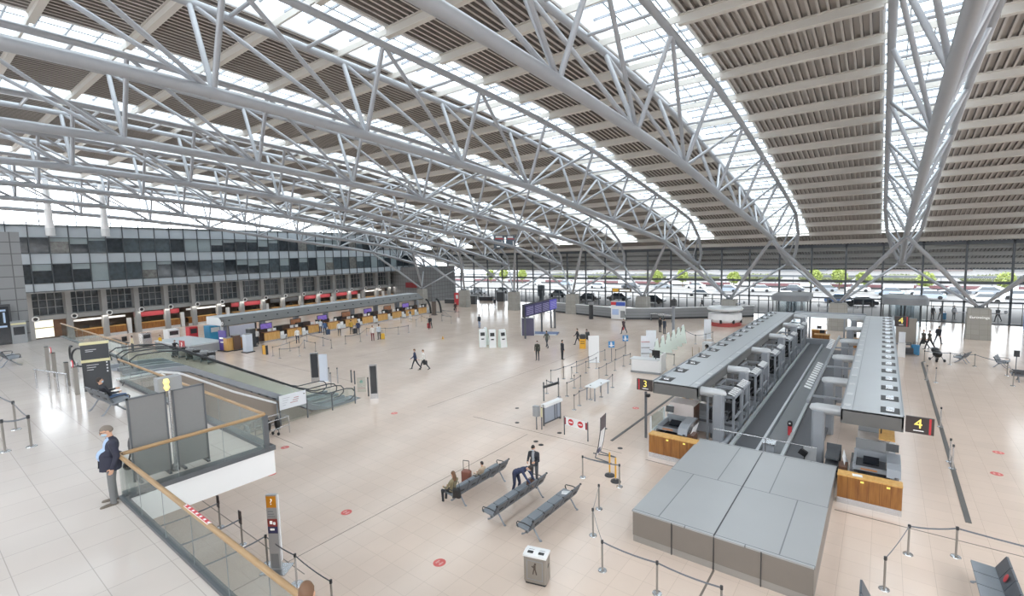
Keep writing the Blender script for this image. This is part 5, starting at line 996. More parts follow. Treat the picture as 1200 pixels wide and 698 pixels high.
t = thing('round_mark_box', 'pale box with round black mark beside the left canopy', 'box', (-12.3, 44.8, 0)); obj('cabinet', MB().bb((-.4, -.4, 0), (.4, .4, 1.1)), WHITE_L, t); obj('disc', MB().tube((0, -.41, .8), (0, -.42, .8), .18, n=14), BLACK, t)
t = thing('metal_rail_pen', 'bronze bent rail frame beside the self-service machines', 'railing', (-13.2, 43.2, 0), .3); mb = MB()
for q in range(4): mb.path([(q*.55, 0, 0), (q*.55, 0, .75), (q*.55, .5, .85), (q*.55, .9, .1)], .03, 6)
obj('tubes', mb, mat('bronze tube', '#9d8a70', .35, .5), t)
# right side: grey panel, blue case, machines
t = thing('grey_partition', 'tall brown grey partition beyond the right canopy', 'partition', (1.9, 58.2, 0)); obj('panel', MB().bb((-.75, -.08, .1), (.75, .08, 2.5)), mat('brown grey panel', '#8f8880', .5), t); obj('foot', MB().bb((-.75, -.3, 0), (.75, .3, .1)), STEEL_D, t)
t = thing('white_slim_unit', 'slim white ticket unit beside the grey partition', 'cabinet', (1.45, 51.6, 0)); obj('lower_box', MB().bb((-.25, -.2, 0), (.25, .2, 1.2)), WHITE, t); obj('upper_box', MB().bb((-.22, -.15, 1.25), (.22, .15, 2.1)), TRANS, t)
t = thing('blue_suitcase', 'upright blue suitcase by the grey partition', 'suitcase', (2.4, 53.0, 0)); obj('shell', MB().bevbox((0, 0, .48), (.55, .35, .85), .06), mat('suitcase blue', '#2f79a8', .4), t); obj('handle', MB().path([(-.15, 0, .9), (-.15, 0, 1.1), (.15, 0, 1.1), (.15, 0, .9)], .02, 6), DARK, t)
for x in (-.2, .2): obj('wheel', MB().tube((x, -.14, .03), (x, -.1, .03), .035, n=10), BLACK, t)
t = thing('luggage_trolley', 'black trolley with bags beside the blue suitcase', 'trolley', (1.95, 52.6, 0), .4); obj('frame', MB().bb((-.35, -.3, .1), (.35, .3, .16)).tube((-.3, .3, .1), (-.3, .35, 1.05), .03).tube((.3, .3, .1), (.3, .35, 1.05), .03).tube((-.3, .35, 1.05), (.3, .35, 1.05), .03), STEEL_D, t); obj('bag', MB().bevbox((0, 0, .42), (.6, .45, .5), .08), DARK, t)
t = thing('baby_stroller', 'dark baby stroller standing by the far right rope line', 'stroller', G(1098, 423), .5); obj('seat', MB().ell((0, 0, .6), (.28, .4, .3), 12, 8), BLACK, t); obj('hood', MB().ell((0, .25, .85), (.27, .28, .25), 12, 8), DARK, t); mb = MB(); mb.tube((-.25, -.4, .1), (-.2, .5, 1.0), .025); mb.tube((.25, -.4, .1), (.2, .5, 1.0), .025); mb.tube((-.2, .5, 1.0), (.2, .5, 1.0), .025); mb.tube((-.25, .4, .1), (-.22, -.2, .6), .025); mb.tube((.25, .4, .1), (.22, -.2, .6), .025); obj('frame', mb, STEEL_D, t)
for x in (-.28, .28):
    for y in (-.4, .4): obj('wheel', MB().tube((x-.02, y, .12), (x+.02, y, .12), .12, n=12), BLACK, t)
# black floor display and sign post at right edge
t = thing('sign_stand', 'thin post with small dark sign at the right edge behind the rope', 'sign', G(1190, 437)); obj('pole', MB().tube((0, 0, 0), (0, 0, 1.3), .03), STEEL_D, t); obj('panel', MB().bb((-.15, -.03, 1.2), (.15, .03, 1.65)), DARK, t)
t = thing('blue_machine', 'blue white vending unit at the right edge by the glass wall', 'machine', (13.0, 73.5, 0)); obj('cabinet', MB().bb((-.9, -.5, 0), (.9, .5, 4.6)), mat('vending blue', '#4f74b8', .4), t); obj('white_front', MB().bb((-.7, -.52, .3), (.7, -.5, 3.6)), WHITE, t)
# travel stand in the left background
t = thing('service_booth', 'low white service booth with red question sign left of the far row', 'booth', (-59.4, 19.2, 0), rr); obj('counter_body', MB().bb((-3.4, -1.3, 0), (3.6, 1.9, 1.0)), WHITE_L, t); obj('top', MB().bb((-3.5, -1.4, 1.0), (3.7, 2.0, 1.1)), mat('booth top', '#cfdadf', .3), t); obj('grey_side', MB().bb((-3.3, -1.42, .1), (3.5, -1.3, .9)), GREY, t); obj('end_side', MB().bb((3.6, -1.2, .1), (3.72, 1.8, .9)), GREY, t)
s = obj('red_sign', MB().bb((2.2, -1.5, .55), (3.2, -1.42, 1.55)), RED, t); text('question_mark', '?', .8, WHITE_LET, s, (2.7, -1.51, 1.05), (PI/2, 0, 0))
for i, (nm, lb, x, y, w, h, mm) in enumerate((('red_case', 'red display case standing on the far side of the white booth', -4.6, 2.6, .9, 2.0, RED), ('blue_case', 'bright blue display case standing beside the red one', -4.0, 4.6, 1.3, 1.9, mat('bright blue', '#3fa0d2', .4)), ('white_case', 'white display case left of the red one', -7.2, 1.6, 1.2, 1.7, WHITE), ('grey_case', 'grey chrome display rack left of the white booth', -8.4, -.6, .9, 1.5, CHROME))):
    q = Vector((-59.0, 19.4, 0)) + Rr @ Vector((x, y, 0)); u = thing(nm, lb, 'display case', q, rr); obj('cabinet', MB().bb((-w/2, -w/2, 0), (w/2, w/2, h)), mm, u); obj('dark_window', MB().bb((w/2, -w*.38, h*.62), (w/2+.02, w*.38, h*.9)), DARK if i != 1 else WHITE, u); obj('base', MB().bb((-w/2-.05, -w/2-.05, 0), (w/2+.05, w/2+.05, .15)), DARK, u)
q = Vector((-57.2, 19.0, 0)); 
t = thing('violet_banner', 'violet banner with white lettering lines right of the white booth', 'banner', G(262, 411), .3); obj('sheet', MB().bb((-.55, -.03, .1), (.55, .03, 2.2)), PURPLE, t); obj('white_marks', MB().bb((-.4, -.04, 1.3), (.4, -.03, 1.45)).bb((-.3, -.04, .9), (.3, -.03, 1.0)), WHITE_LET, t); obj('foot', MB().bb((-.6, -.25, 0), (.6, .25, .1)), DARK, t)
for i, (px, py, l, mm, h) in enumerate(((268.5, 411, 'ochre wood panel box beside the violet banner', WOOD_L, 1.4), (277, 410, 'dark brown cabinet beside the ochre panel box', mat('cabinet brown', '#5e463a', .5), 1.6), (284, 408, 'orange brown service counter at the near end of the far row', WOOD, 1.3), (291, 412.5, 'pale slim machine in front of the far row end', mat('pale blue white', ''), 1.9), (295, 406, 'black tall cabinet at the near end of the far row', DARK, 2.0))):
    t = thing('cabinet', l, 'cabinet', G(px, py), rr); obj('body', MB().bb((-.34, -.34, .1), (.34, .34, h)), mm, t); obj('top', MB().bb((-.36, -.36, h), (.36, .36, h+.05)), GREY, t); obj('plinth', MB().bb((-.48, -.48, 0), (.48, .48, .1)), DARK, t)
for i in range(6):
    c = G(206+i*8.5, 417.5+i*1.6); t = thing('luggage_cart', 'dark luggage cart parked in a row before the white booth, %s from the left' % ORD[i], 'cart', c, -.35, 'parked luggage carts'); obj('deck', MB().bb((-.5, -.35, .15), (.5, .35, .25)), STEEL_D, t); obj('basket', MB().bb((-.5, -.35, .7), (-.1, .35, 1.0)), BLACK if i % 2 else GREY, t); mb = MB(); mb.tube((-.45, -.3, .2), (-.5, -.3, 1.05), .03); mb.tube((-.45, .3, .2), (-.5, .3, 1.05), .03); mb.tube((-.5, -.3, 1.05), (-.5, .3, 1.05), .03); obj('frame', mb, CHROME, t)
    obj('bag', MB().bevbox((.1, 0, .5), (.6, .5, .5), .1), (DARK, MATS['bin grey'], BLACK, GREY, BLACK, GREY)[i], t)
    for x in (-.4, .4):
        for y in (-.3, .3): obj('wheel', MB().tube((x, y-.02, .08), (x, y+.02, .08), .08, n=8), BLACK, t)
t = thing('long_desk', 'long dark edged info desk below the gallery edge beside the person in pale yellow', 'desk', G(140, 411), rr-.1); obj('top', MB().bb((-3.2, -.4, 1.0), (2.2, .4, 1.08)), DARK, t); obj('body', MB().bb((-3.0, -.3, 0), (2.0, .3, 1.0)), WHITE_L, t); obj('monitor', MB().bb((1.4, -.05, 1.2), (1.5, .4, 1.7)), BLACK, t)
# barrier pole near far columns and red figure stand
t = thing('red_figure_stand', 'tall red advertising figure board beside the left columns', 'display', G(536.5, 357)); obj('board', MB().bb((-.75, -.15, 0), (.75, .15, 2.3)), RED, t); obj('white_print', MB().bb((-.3, -.16, 1.2), (.3, -.15, 1.9)), WHITE, t)
for i, (px, py, w, h) in enumerate(((554, 356, 1.6, 1.6), (600, 359, 1.2, 1.5), (528, 355, 2.2, .8), (570, 352, 3, .8), (587, 353, 1.5, 1.9))):
    t = thing('dark_cabinet', 'dark cabinet near the glass wall in the hall end, %s one' % ('second from the left', 'rightmost', 'leftmost low', 'middle low', 'second from the right')[i], 'cabinet', G(px, py), .3, 'dark cabinets in the hall end'); obj('body', MB().bb((-w/2, -.4, .1), (w/2, .4, h)), DARK, t); obj('top', MB().bb((-w/2-.04, -.44, h), (w/2+.04, .44, h+.06)), GREY, t); obj('plinth', MB().bb((-w/2, -.38, 0), (w/2, .38, .1)), BLACK, t)
t = thing('advert_pillar', 'brown slim panel at the end of the far left row', 'panel', G(509, 369)); obj('panel', MB().bb((-.35, -.15, 0), (.35, .15, 2.2)), mat('brown panel', '#5b4f48', .4), t); obj('foot', MB().bb((-.45, -.3, 0), (.45, .3, .08)), DARK, t)
for i, (px, py) in enumerate(((502, 367), (514, 366))):
    t = thing('black_arch', 'black curved gate panel at the end of the far left row, %s one' % ('left', 'right')[i], 'gate', G(px, py), .2, 'black curved gates'); pts = [(-.4+.9*math.sin(a), 0, 2.3*math.cos(a)) for a in (PI/2*q/8 for q in range(9))]; obj('arch', MB().path(pts, .16, 8), BLACK, t); obj('foot', MB().bb((-.5, -.2, 0), (.6, .2, .08)), DARK, t)
t = thing('stone_wall_panel', 'tall glazed blue grey pillar beside the leftmost column', 'pillar', G(508, 352)); obj('shaft', MB().bb((-1.1, -.6, 0), (1.1, .6, 7.5)), mat('glazed pillar', '#9fb2be', .3, .1), t); obj('edge', MB().bb((-1.15, -.65, 0), (-1.05, .65, 7.5)), STEEL, t)
t = thing('wall_block', 'dark grey wall block with red sign behind the far row end', 'wall block', (-82, 72, 0)); obj('block', MB().bb((-6, -3, 0), (8, 4, 7.2)), CONC_TILE, t); obj('red_sign', MB().bb((0, -3.1, 2.8), (3.5, -3.0, 3.9)), MATS['dark red sign board'], t)
t = thing('floor_marker', 'tiny yellow cone marker on the open floor of the hall', 'marker', G(519, 397)); obj('cone', MB().lathe([(.16, 0), (.16, .02), (.1, .03), (.03, .35)], n=12), YELLOW, t); obj('cap', MB().lathe([(.035, .35), (.01, .38)], n=8), WHITE, t)
t = thing('yellow_stand', 'small orange floor stand among the near queue posts of the far row', 'stand', G(311, 415)); obj('board', MB().bb((-.35, -.1, 0), (.35, .1, .9)), YELLOW, t); obj('frame', MB().bb((-.38, -.12, 0), (-.34, .12, .95)).bb((.34, -.12, 0), (.38, .12, .95)), DARK, t)
# ================================================================== PEOPLE
SKIN = mat('skin', '#d3a184', .55, 0, .04); HAIRC = {'dark': mat('dark hair', '#2a211d', .6), 'brown': mat('brown hair', '#6a4a33', .6), 'grey': mat('grey hair', '#74695f', .6), 'blond': mat('blond hair', '#a98a5c', .6), 'black': mat('black hair', '#17140f', .6)}
MASK = mat('pale blue face mask', '#b9cfe0', .6)
def cl(c): return mat('cloth '+c, c, .85, 0, .08, 9)
def joints(pose, ph=1.0):
    J = {}; D = lambda a: Vector((0, math.sin(a), -math.cos(a)))
    tp, hp = 0.03, 0.0; arm = {-1: (.1, .35), 1: (-.1, .25)}; out = .1; leg = {-1: (.04, -.02), 1: (-.03, -.05)}; hz = None
    if pose == 'walk': arm = {-1: (.5, .9), 1: (-.45, -.2)}; leg = {-1: (-.45, -.62), 1: (.42, .3)}; tp = .07
    if pose == 'belly': arm = {-1: (-.12, .3), 1: (-.18, .25)}; tp = -.08; leg = {-1: (.06, .0), 1: (.0, -.06)}; out = .12; hp = .35
    if pose == 'phone': arm = {-1: (.3, 1.7), 1: (.25, 1.6)}; hp = .4
    if pose == 'bend': tp = 1.15; arm = {-1: (.55, .5), 1: (.75, .8)}; leg = {-1: (.25, -.2), 1: (.0, -.28)}; hp = 1.3
    if pose == 'sit': arm = {-1: (.5, 1.35), 1: (.45, 1.3)}; leg = {-1: (1.5, -.05), 1: (1.5, .1)}; tp = -.18; hp = .2; hz = .52
    if pose == 'recline': arm = {-1: (.7, 1.7), 1: (.6, 1.5)}; leg = {-1: (1.55, .35), 1: (1.62, .5)}; tp = -.4; hp = .1; hz = .52
    if pose == 'lean': arm = {-1: (1.0, 1.6), 1: (.95, 1.5)}; tp = .28; hp = .1; leg = {-1: (.05, -.05), 1: (.0, -.1)}
    if pose == 'carry': arm = {-1: (.2, .9), 1: (.05, .15)}
    drop = [.44*math.cos(leg[s][0]) + .43*math.cos(leg[s][1]) for s in (-1, 1)]
    hz = hz if hz is not None else .075 + max(drop)
    hip = Vector((0, 0, hz)); sp = Vector((0, math.sin(tp), math.cos(tp))); J['hip'] = hip; J['waist'] = hip + sp*.16; J['chest'] = hip + sp*.36; J['neck'] = hip + sp*.53; J['hd'] = Vector((0, math.sin(tp*.5+hp), math.cos(tp*.5+hp))) if pose != 'bend' else Vector((0, .92, .38))
    J['head'] = J['neck'] + J['hd']*.16; J['spine'] = sp
    for s in (-1, 1):
        J['sh', s] = J['neck'] - sp*.075 + Vector((s*.185, 0, 0)); a, b = arm[s]
        J['el', s] = J['sh', s] + D(a)*.29 + Vector((s*.05, 0, 0)); inward = -.16 if b > .8 else .01
        J['wr', s] = J['el', s] + (D(b)+Vector((s*inward*2, 0, 0))).normalized()*.25; J['hdir', s] = (J['wr', s]-J['el', s]).normalized()
        J['hp', s] = hip + Vector((s*.095, 0, -.02)); J['kn', s] = J['hp', s] + D(leg[s][0])*.44 + Vector((s*.015, 0, 0)); J['an', s] = J['kn', s] + D(leg[s][1])*.43
        f = leg[s][1]; J['toe', s] = J['an', s] + Vector((s*.03, .17*math.cos(min(0, f+.2)), -.045 + (.17*math.sin(min(0, f+.25)) if pose == 'walk' else 0)))
    return J
def person(label, loc, rz, pose='stand', top='#3a3d45', legs='#2b2d33', shoes='#26221f', hair='dark', shirt=None, scale=1.0, near=False, long_hair=False, female=False, mask=True, group=None, bag=None):
    J = joints(pose); mb = MB(); bones = []
    def cap(a, b, r, r2, m, n=10): mb.capsule(a, b, r, r2, n); bones.append((Vector(a), Vector(b), (r+r2)/2, m))
    T, Lg, Sh, Sk = 0, 1, 2, 3; k = .92 if female else 1.0
    sx = Vector((1, 0, 0)); sp = J['spine']; fw = Vector((0, sp.z, -sp.y)); M = Matrix((sx, fw, sp)).transposed()
    mb.ell(J['hip']+sp*.02, (.165, .115, .14), 14, 9, M); bones.append((J['hip']-sp*.04-sx*.08, J['hip']-sp*.04+sx*.08, .1, Lg))
    belly = .175 if pose == 'belly' else .118; k = 1.12 if pose == 'belly' else k
    mb.ell(J['waist']+fw*(.04 if pose == 'belly' else 0), (.158*k, belly, .17), 14, 9, M); mb.ell(J['chest'], (.175*k, .12, .2), 14, 9, M); bones.append((J['waist']-sp*.03, J['chest']+sp*.08, .15, T))
    mb.capsule(J['sh', -1]*.85+J['sh', 1]*.15, J['sh', 1]*.85+J['sh', -1]*.15, .075, .075); bones.append((J['sh', -1], J['sh', 1], .08, T))
    cap(J['neck']-sp*.05, J['head']-J['hd']*.04, .055, .052, Sk)
    hd = J['hd']; hf = Vector((0, hd.z, -hd.y)); HM = Matrix((sx, hf, hd)).transposed(); hc = J['head']
    mb.ell(hc+hd*.035, (.075, .095, .105), 14, 10, HM); mb.ell(hc-hd*.03+hf*.025, (.058, .068, .075), 12, 8, HM); mb.ell(hc+hf*.1+hd*.0, (.013, .02, .024), 8, 6, HM)
    for s in (-1, 1): mb.ell(hc+sx*s*.077-hf*.005+hd*.01, (.012, .022, .034), 8, 6, HM)
    bones.append((hc-hd*.05, hc+hd*.06, .09, Sk))
    for s in (-1, 1):
        cap(J['sh', s], J['el', s], .06*k, .046*k, T); cap(J['el', s], J['wr', s], .046*k, .034*k, T)
        h = J['hdir', s]; w = J['wr', s]; side = h.cross(Vector((s, 0, 0))); side = side.normalized() if side.length > .01 else Vector((0, 1, 0)); pn = h.cross(side).normalized()
        cap(w, w+h*.07, .03, .034, Sk, 8); curl = -pn*s if True else pn
        inn = Vector((-s, 0, 0)); inn = (inn-h*inn.dot(h)).normalized(); side = h.cross(inn).normalized()
        for q, (o, ln) in enumerate(((-.027, .068), (-.009, .08), (.01, .076), (.027, .06))):
            a = w+h*.085+side*o; b = a+h*ln*.5+inn*.006; c = b+(h*.8+inn*.6).normalized()*ln*.5
            cap(a-h*.02, b, .0095, .009, Sk, 6); cap(b, c, .009, .008, Sk, 6)
        a = w+h*.03+side*-.028; b = a+(h*.5-side*.8+inn*.3).normalized()*.04; cap(a, b, .013, .0115, Sk, 6); cap(b, b+(h*.9+inn*.3).normalized()*.03, .011, .009, Sk, 6)
        cap(J['hp', s], J['kn', s], .088, .06, Lg); cap(J['kn', s], J['an', s], .06, .045, Lg)
        an, to = J['an', s], J['toe', s]; cap(an+Vector((0, -.03, -.03)), to, .045, .036, Sh)
    me = mb.mesh('tmp'); o = bpy.data.objects.new('tmp', me); COL.objects.link(o); md = o.modifiers.new('r', 'REMESH'); md.mode = 'VOXEL'; md.voxel_size = .0085 if near else .013
    sm = o.modifiers.new('s', 'SMOOTH'); sm.factor = .5; sm.iterations = 2
    dg = bpy.context.evaluated_depsgraph_get(); ev = o.evaluated_get(dg); body = bpy.data.meshes.new_from_object(ev); bpy.data.objects.remove(o); bpy.data.meshes.remove(me)
    body.materials.clear()
    ms = [cl(top), cl(legs), mat('shoe '+shoes, shoes, .5), SKIN] + ([cl(shirt)] if shirt else [])
    for m_ in ms: body.materials.append(m_)
    sg = [(a, b-a, max((b-a).length_squared, 1e-9), r, m_) for a, b, r, m_ in bones]; idx = []
    for pl in body.polygons:
        c = pl.center; best, bm = 9, 0
        for a, d, l2, r, m_ in sg:
            t_ = (c-a).dot(d)/l2; t_ = 0 if t_ < 0 else 1 if t_ > 1 else t_; dd = (c-a-d*t_).length - r
            if dd < best: best, bm = dd, m_
        if bm == 0 and shirt:
            v = c-J['waist']; 
            if v.dot(fw) > .045 and abs(v.x) < (.1 if pose == 'belly' else .055): bm = 4
        idx.append(bm)
    body.polygons.foreach_set('material_index', idx); body.polygons.foreach_set('use_smooth', [True]*len(idx)); body.update(); body.name = 'person'
    p = bpy.data.objects.new('person', body); COL.objects.link(p); p.location = loc; p.rotation_euler.z = rz; p.scale = (scale,)*3; tag(p, label, 'person', group)
    # hair: shell over crown and back
    hb = MB(); n, m_ = 18, 12; vs = []; 
    for j in range(m_+1):
        th = PI*j/m_*.78
        for i in range(n):
            a = 2*PI*i/n; x, y, z = math.sin(th)*math.cos(a), math.sin(th)*math.sin(a), math.cos(th)
            lim = .25 if y > .25 else (-.55 if y < -.2 else -.35)
            z2 = max(z, lim); vs.append(hc+hd*.04 + HM @ Vector((x*.079, y*.098-.006, z2*.11)))
    hb.add(vs, [(j*n+i, (j+1)*n+i, (j+1)*n+(i+1) % n, j*n+(i+1) % n) for j in range(m_) for i in range(n)], True)
    if long_hair: hb.ell(hc-hd*.1-hf*.06, (.085, .055, .17), 12, 8, HM)
    obj('hair', hb, HAIRC[hair], p)
    eb = MB()
    for s in (-1, 1): eb.ell(hc+hd*.025+hf*.085+sx*s*.03, (.012, .01, .009), 8, 6, HM)
    obj('eyes', eb, BLACK, p)
    if mask: obj('face_mask', MB().ell(hc-hd*.035+hf*.045, (.062, .062, .05), 12, 8, HM), MASK, p)
    else: obj('mouth', MB().ell(hc-hd*.045+hf*.092, (.022, .008, .006), 8, 5, HM), mat('lips', '#9a5a4e', .5), p)
    if near and pose == 'belly':
        gb = MB()
        for s in (-1, 1): gb.path([hc+hd*.025+hf*.1+sx*s*.032+(sx*math.cos(a)*.024+hd*math.sin(a)*.018) for a in (2*PI*q/12 for q in range(12))], .004, 5, True); gb.tube(hc+hd*.028+hf*.09+sx*s*.06, hc+hd*.02-hf*.0+sx*s*.08, .004, n=5)
        obj('glasses', gb, BLACK, p)
    # jacket hem flare
    if pose in ('stand', 'walk', 'belly', 'phone', 'carry'):
        jm = MB(); prof = [(.172*k, .125, .16), (.18*k, .13, .05), (.178*k, .128, -.06)] if pose != 'belly' else [(.2, .17, .16), (.21, .17, .02), (.205, .165, -.16)]; vs = []; nn = 18
        for rx, ry, z in prof: vs += [J['hip'] + M @ Vector((rx*math.cos(2*PI*i/nn), (ry+(.03 if pose == 'belly' and math.sin(2*PI*i/nn) > 0 else 0))*math.sin(2*PI*i/nn), z)) for i in range(nn)]
        fs = []
        for r_ in range(2):
            for i in range(nn):
                mid = (i+.5)/nn
                if shirt and .14 < mid < .36: continue
                fs.append((r_*nn+i, r_*nn+(i+1) % nn, (r_+1)*nn+(i+1) % nn, (r_+1)*nn+i))
        jm.add(vs, fs, True); obj('jacket_hem', jm, cl(top), p)
    W = Matrix.Translation(Vector(loc)) @ Matrix.Rotation(rz, 4, 'Z') @ Matrix.Scale(scale, 4)
    if bag:
        kind, colr, bl = bag
        if kind == 'backpack':
            b = obj('backpack', MB().bevbox((0, 0, 0), (.3, .17, .42), .06), cl(colr)); b.location = W @ (J['chest'] - fw*.19 - sp*.02); b.rotation_euler = (-math.atan2(sp.y, sp.z), 0, rz); tag(b, bl, 'backpack')
            st = MB(); 
            for s in (-1, 1): st.path([(s*.1, .08, .18), (s*.11, .2, .26), (s*.12, .33, .1), (s*.12, .25, -.12), (s*.1, .08, -.16)], .018, 6)
            obj('strap', st, cl(colr), b)
        else:
            q = W @ (J['wr', 1] + J['hdir', 1]*.08); b = thing('rolling_suitcase' if kind == 'suitcase' else 'carry_bag', bl, 'suitcase' if kind == 'suitcase' else 'bag', (q.x, q.y, loc[2] if kind == 'suitcase' else q.z-.42), rz)
            if kind == 'suitcase':
                b.location = W @ Vector((.3, -.32, 0)); b.location.z = loc[2]; obj('shell', MB().bevbox((0, 0, .38), (.42, .26, .66), .06), cl(colr), b); hb = MB(); hb.tube((-.12, .1, .7), (-.12, .16, 1.0), .012); hb.tube((.12, .1, .7), (.12, .16, 1.0), .012); hb.tube((-.12, .16, 1.0), (.12, .16, 1.0), .015); obj('handle', hb, STEEL_D, b)
                for x in (-.16, .16): obj('wheel', MB().tube((x-.015, 0, .04), (x+.015, 0, .04), .04, n=10), BLACK, b)
            else: obj('body', MB().bevbox((0, 0, .2), (.14, .36, .34), .04), cl(colr), b); obj('handle', MB().path([(0, -.1, .36), (0, -.06, .46), (0, .06, .46), (0, .1, .36)], .012, 6), cl(colr), b)
    return p
def head_to(dx, dy): return math.atan2(-dx, dy)
L90 = PI/2
c = G(128, 590, GZ); person('older man with grey hair, navy jacket and blue shirt leaning back against the gallery handrail', (c.x, c.y+.1, GZ), head_to(-.12, -1), 'belly', '#262838', '#6e6f70', '#5d5348', 'grey', '#9db6d8', 1.0, True).scale = (1.2, 1.2, 1.0)
person('man in black jacket and jeans sitting on the gallery bench reading a phone', (-22.2, 4.65, GZ-.03), head_to(-.1, 1), 'recline', '#22242b', '#4a6286', '#d8d6d2', 'dark', None, 1.0, True)
c = G(366, 690, 5.9); person('person with short brown hair and red collar cut by the bottom edge at the handrail', (c.x+.05, c.y-.1, GZ), head_to(-.75, .65), 'stand', '#b8262c', '#33353a', hair='brown', near=True, scale=1.04)
person('long-haired woman in a khaki jacket sitting at the left bench end', (-12.85, 12.62, -.04), L90, 'sit', '#857a5e', '#2b2d33', hair='brown', long_hair=True, female=True, near=True)
person('child with dark hair in a beige top sitting midway on the left bench', (-12.72, 14.15, .08), L90, 'sit', '#b59f86', '#55504a', hair='dark', scale=.8, female=True, near=True)
person('man in a navy suit bending over the middle bench', (-11.25, 14.55, 0), head_to(.9, .1), 'bend', '#2a3350', '#232a42', hair='dark', near=True)
person('man in a dark coat over a grey top standing behind the middle bench end', (-11.05, 15.55, 0), head_to(.25, -1), 'phone', '#2b2d33', '#4a4d52', hair='black', shirt='#9aa0a6', near=True)
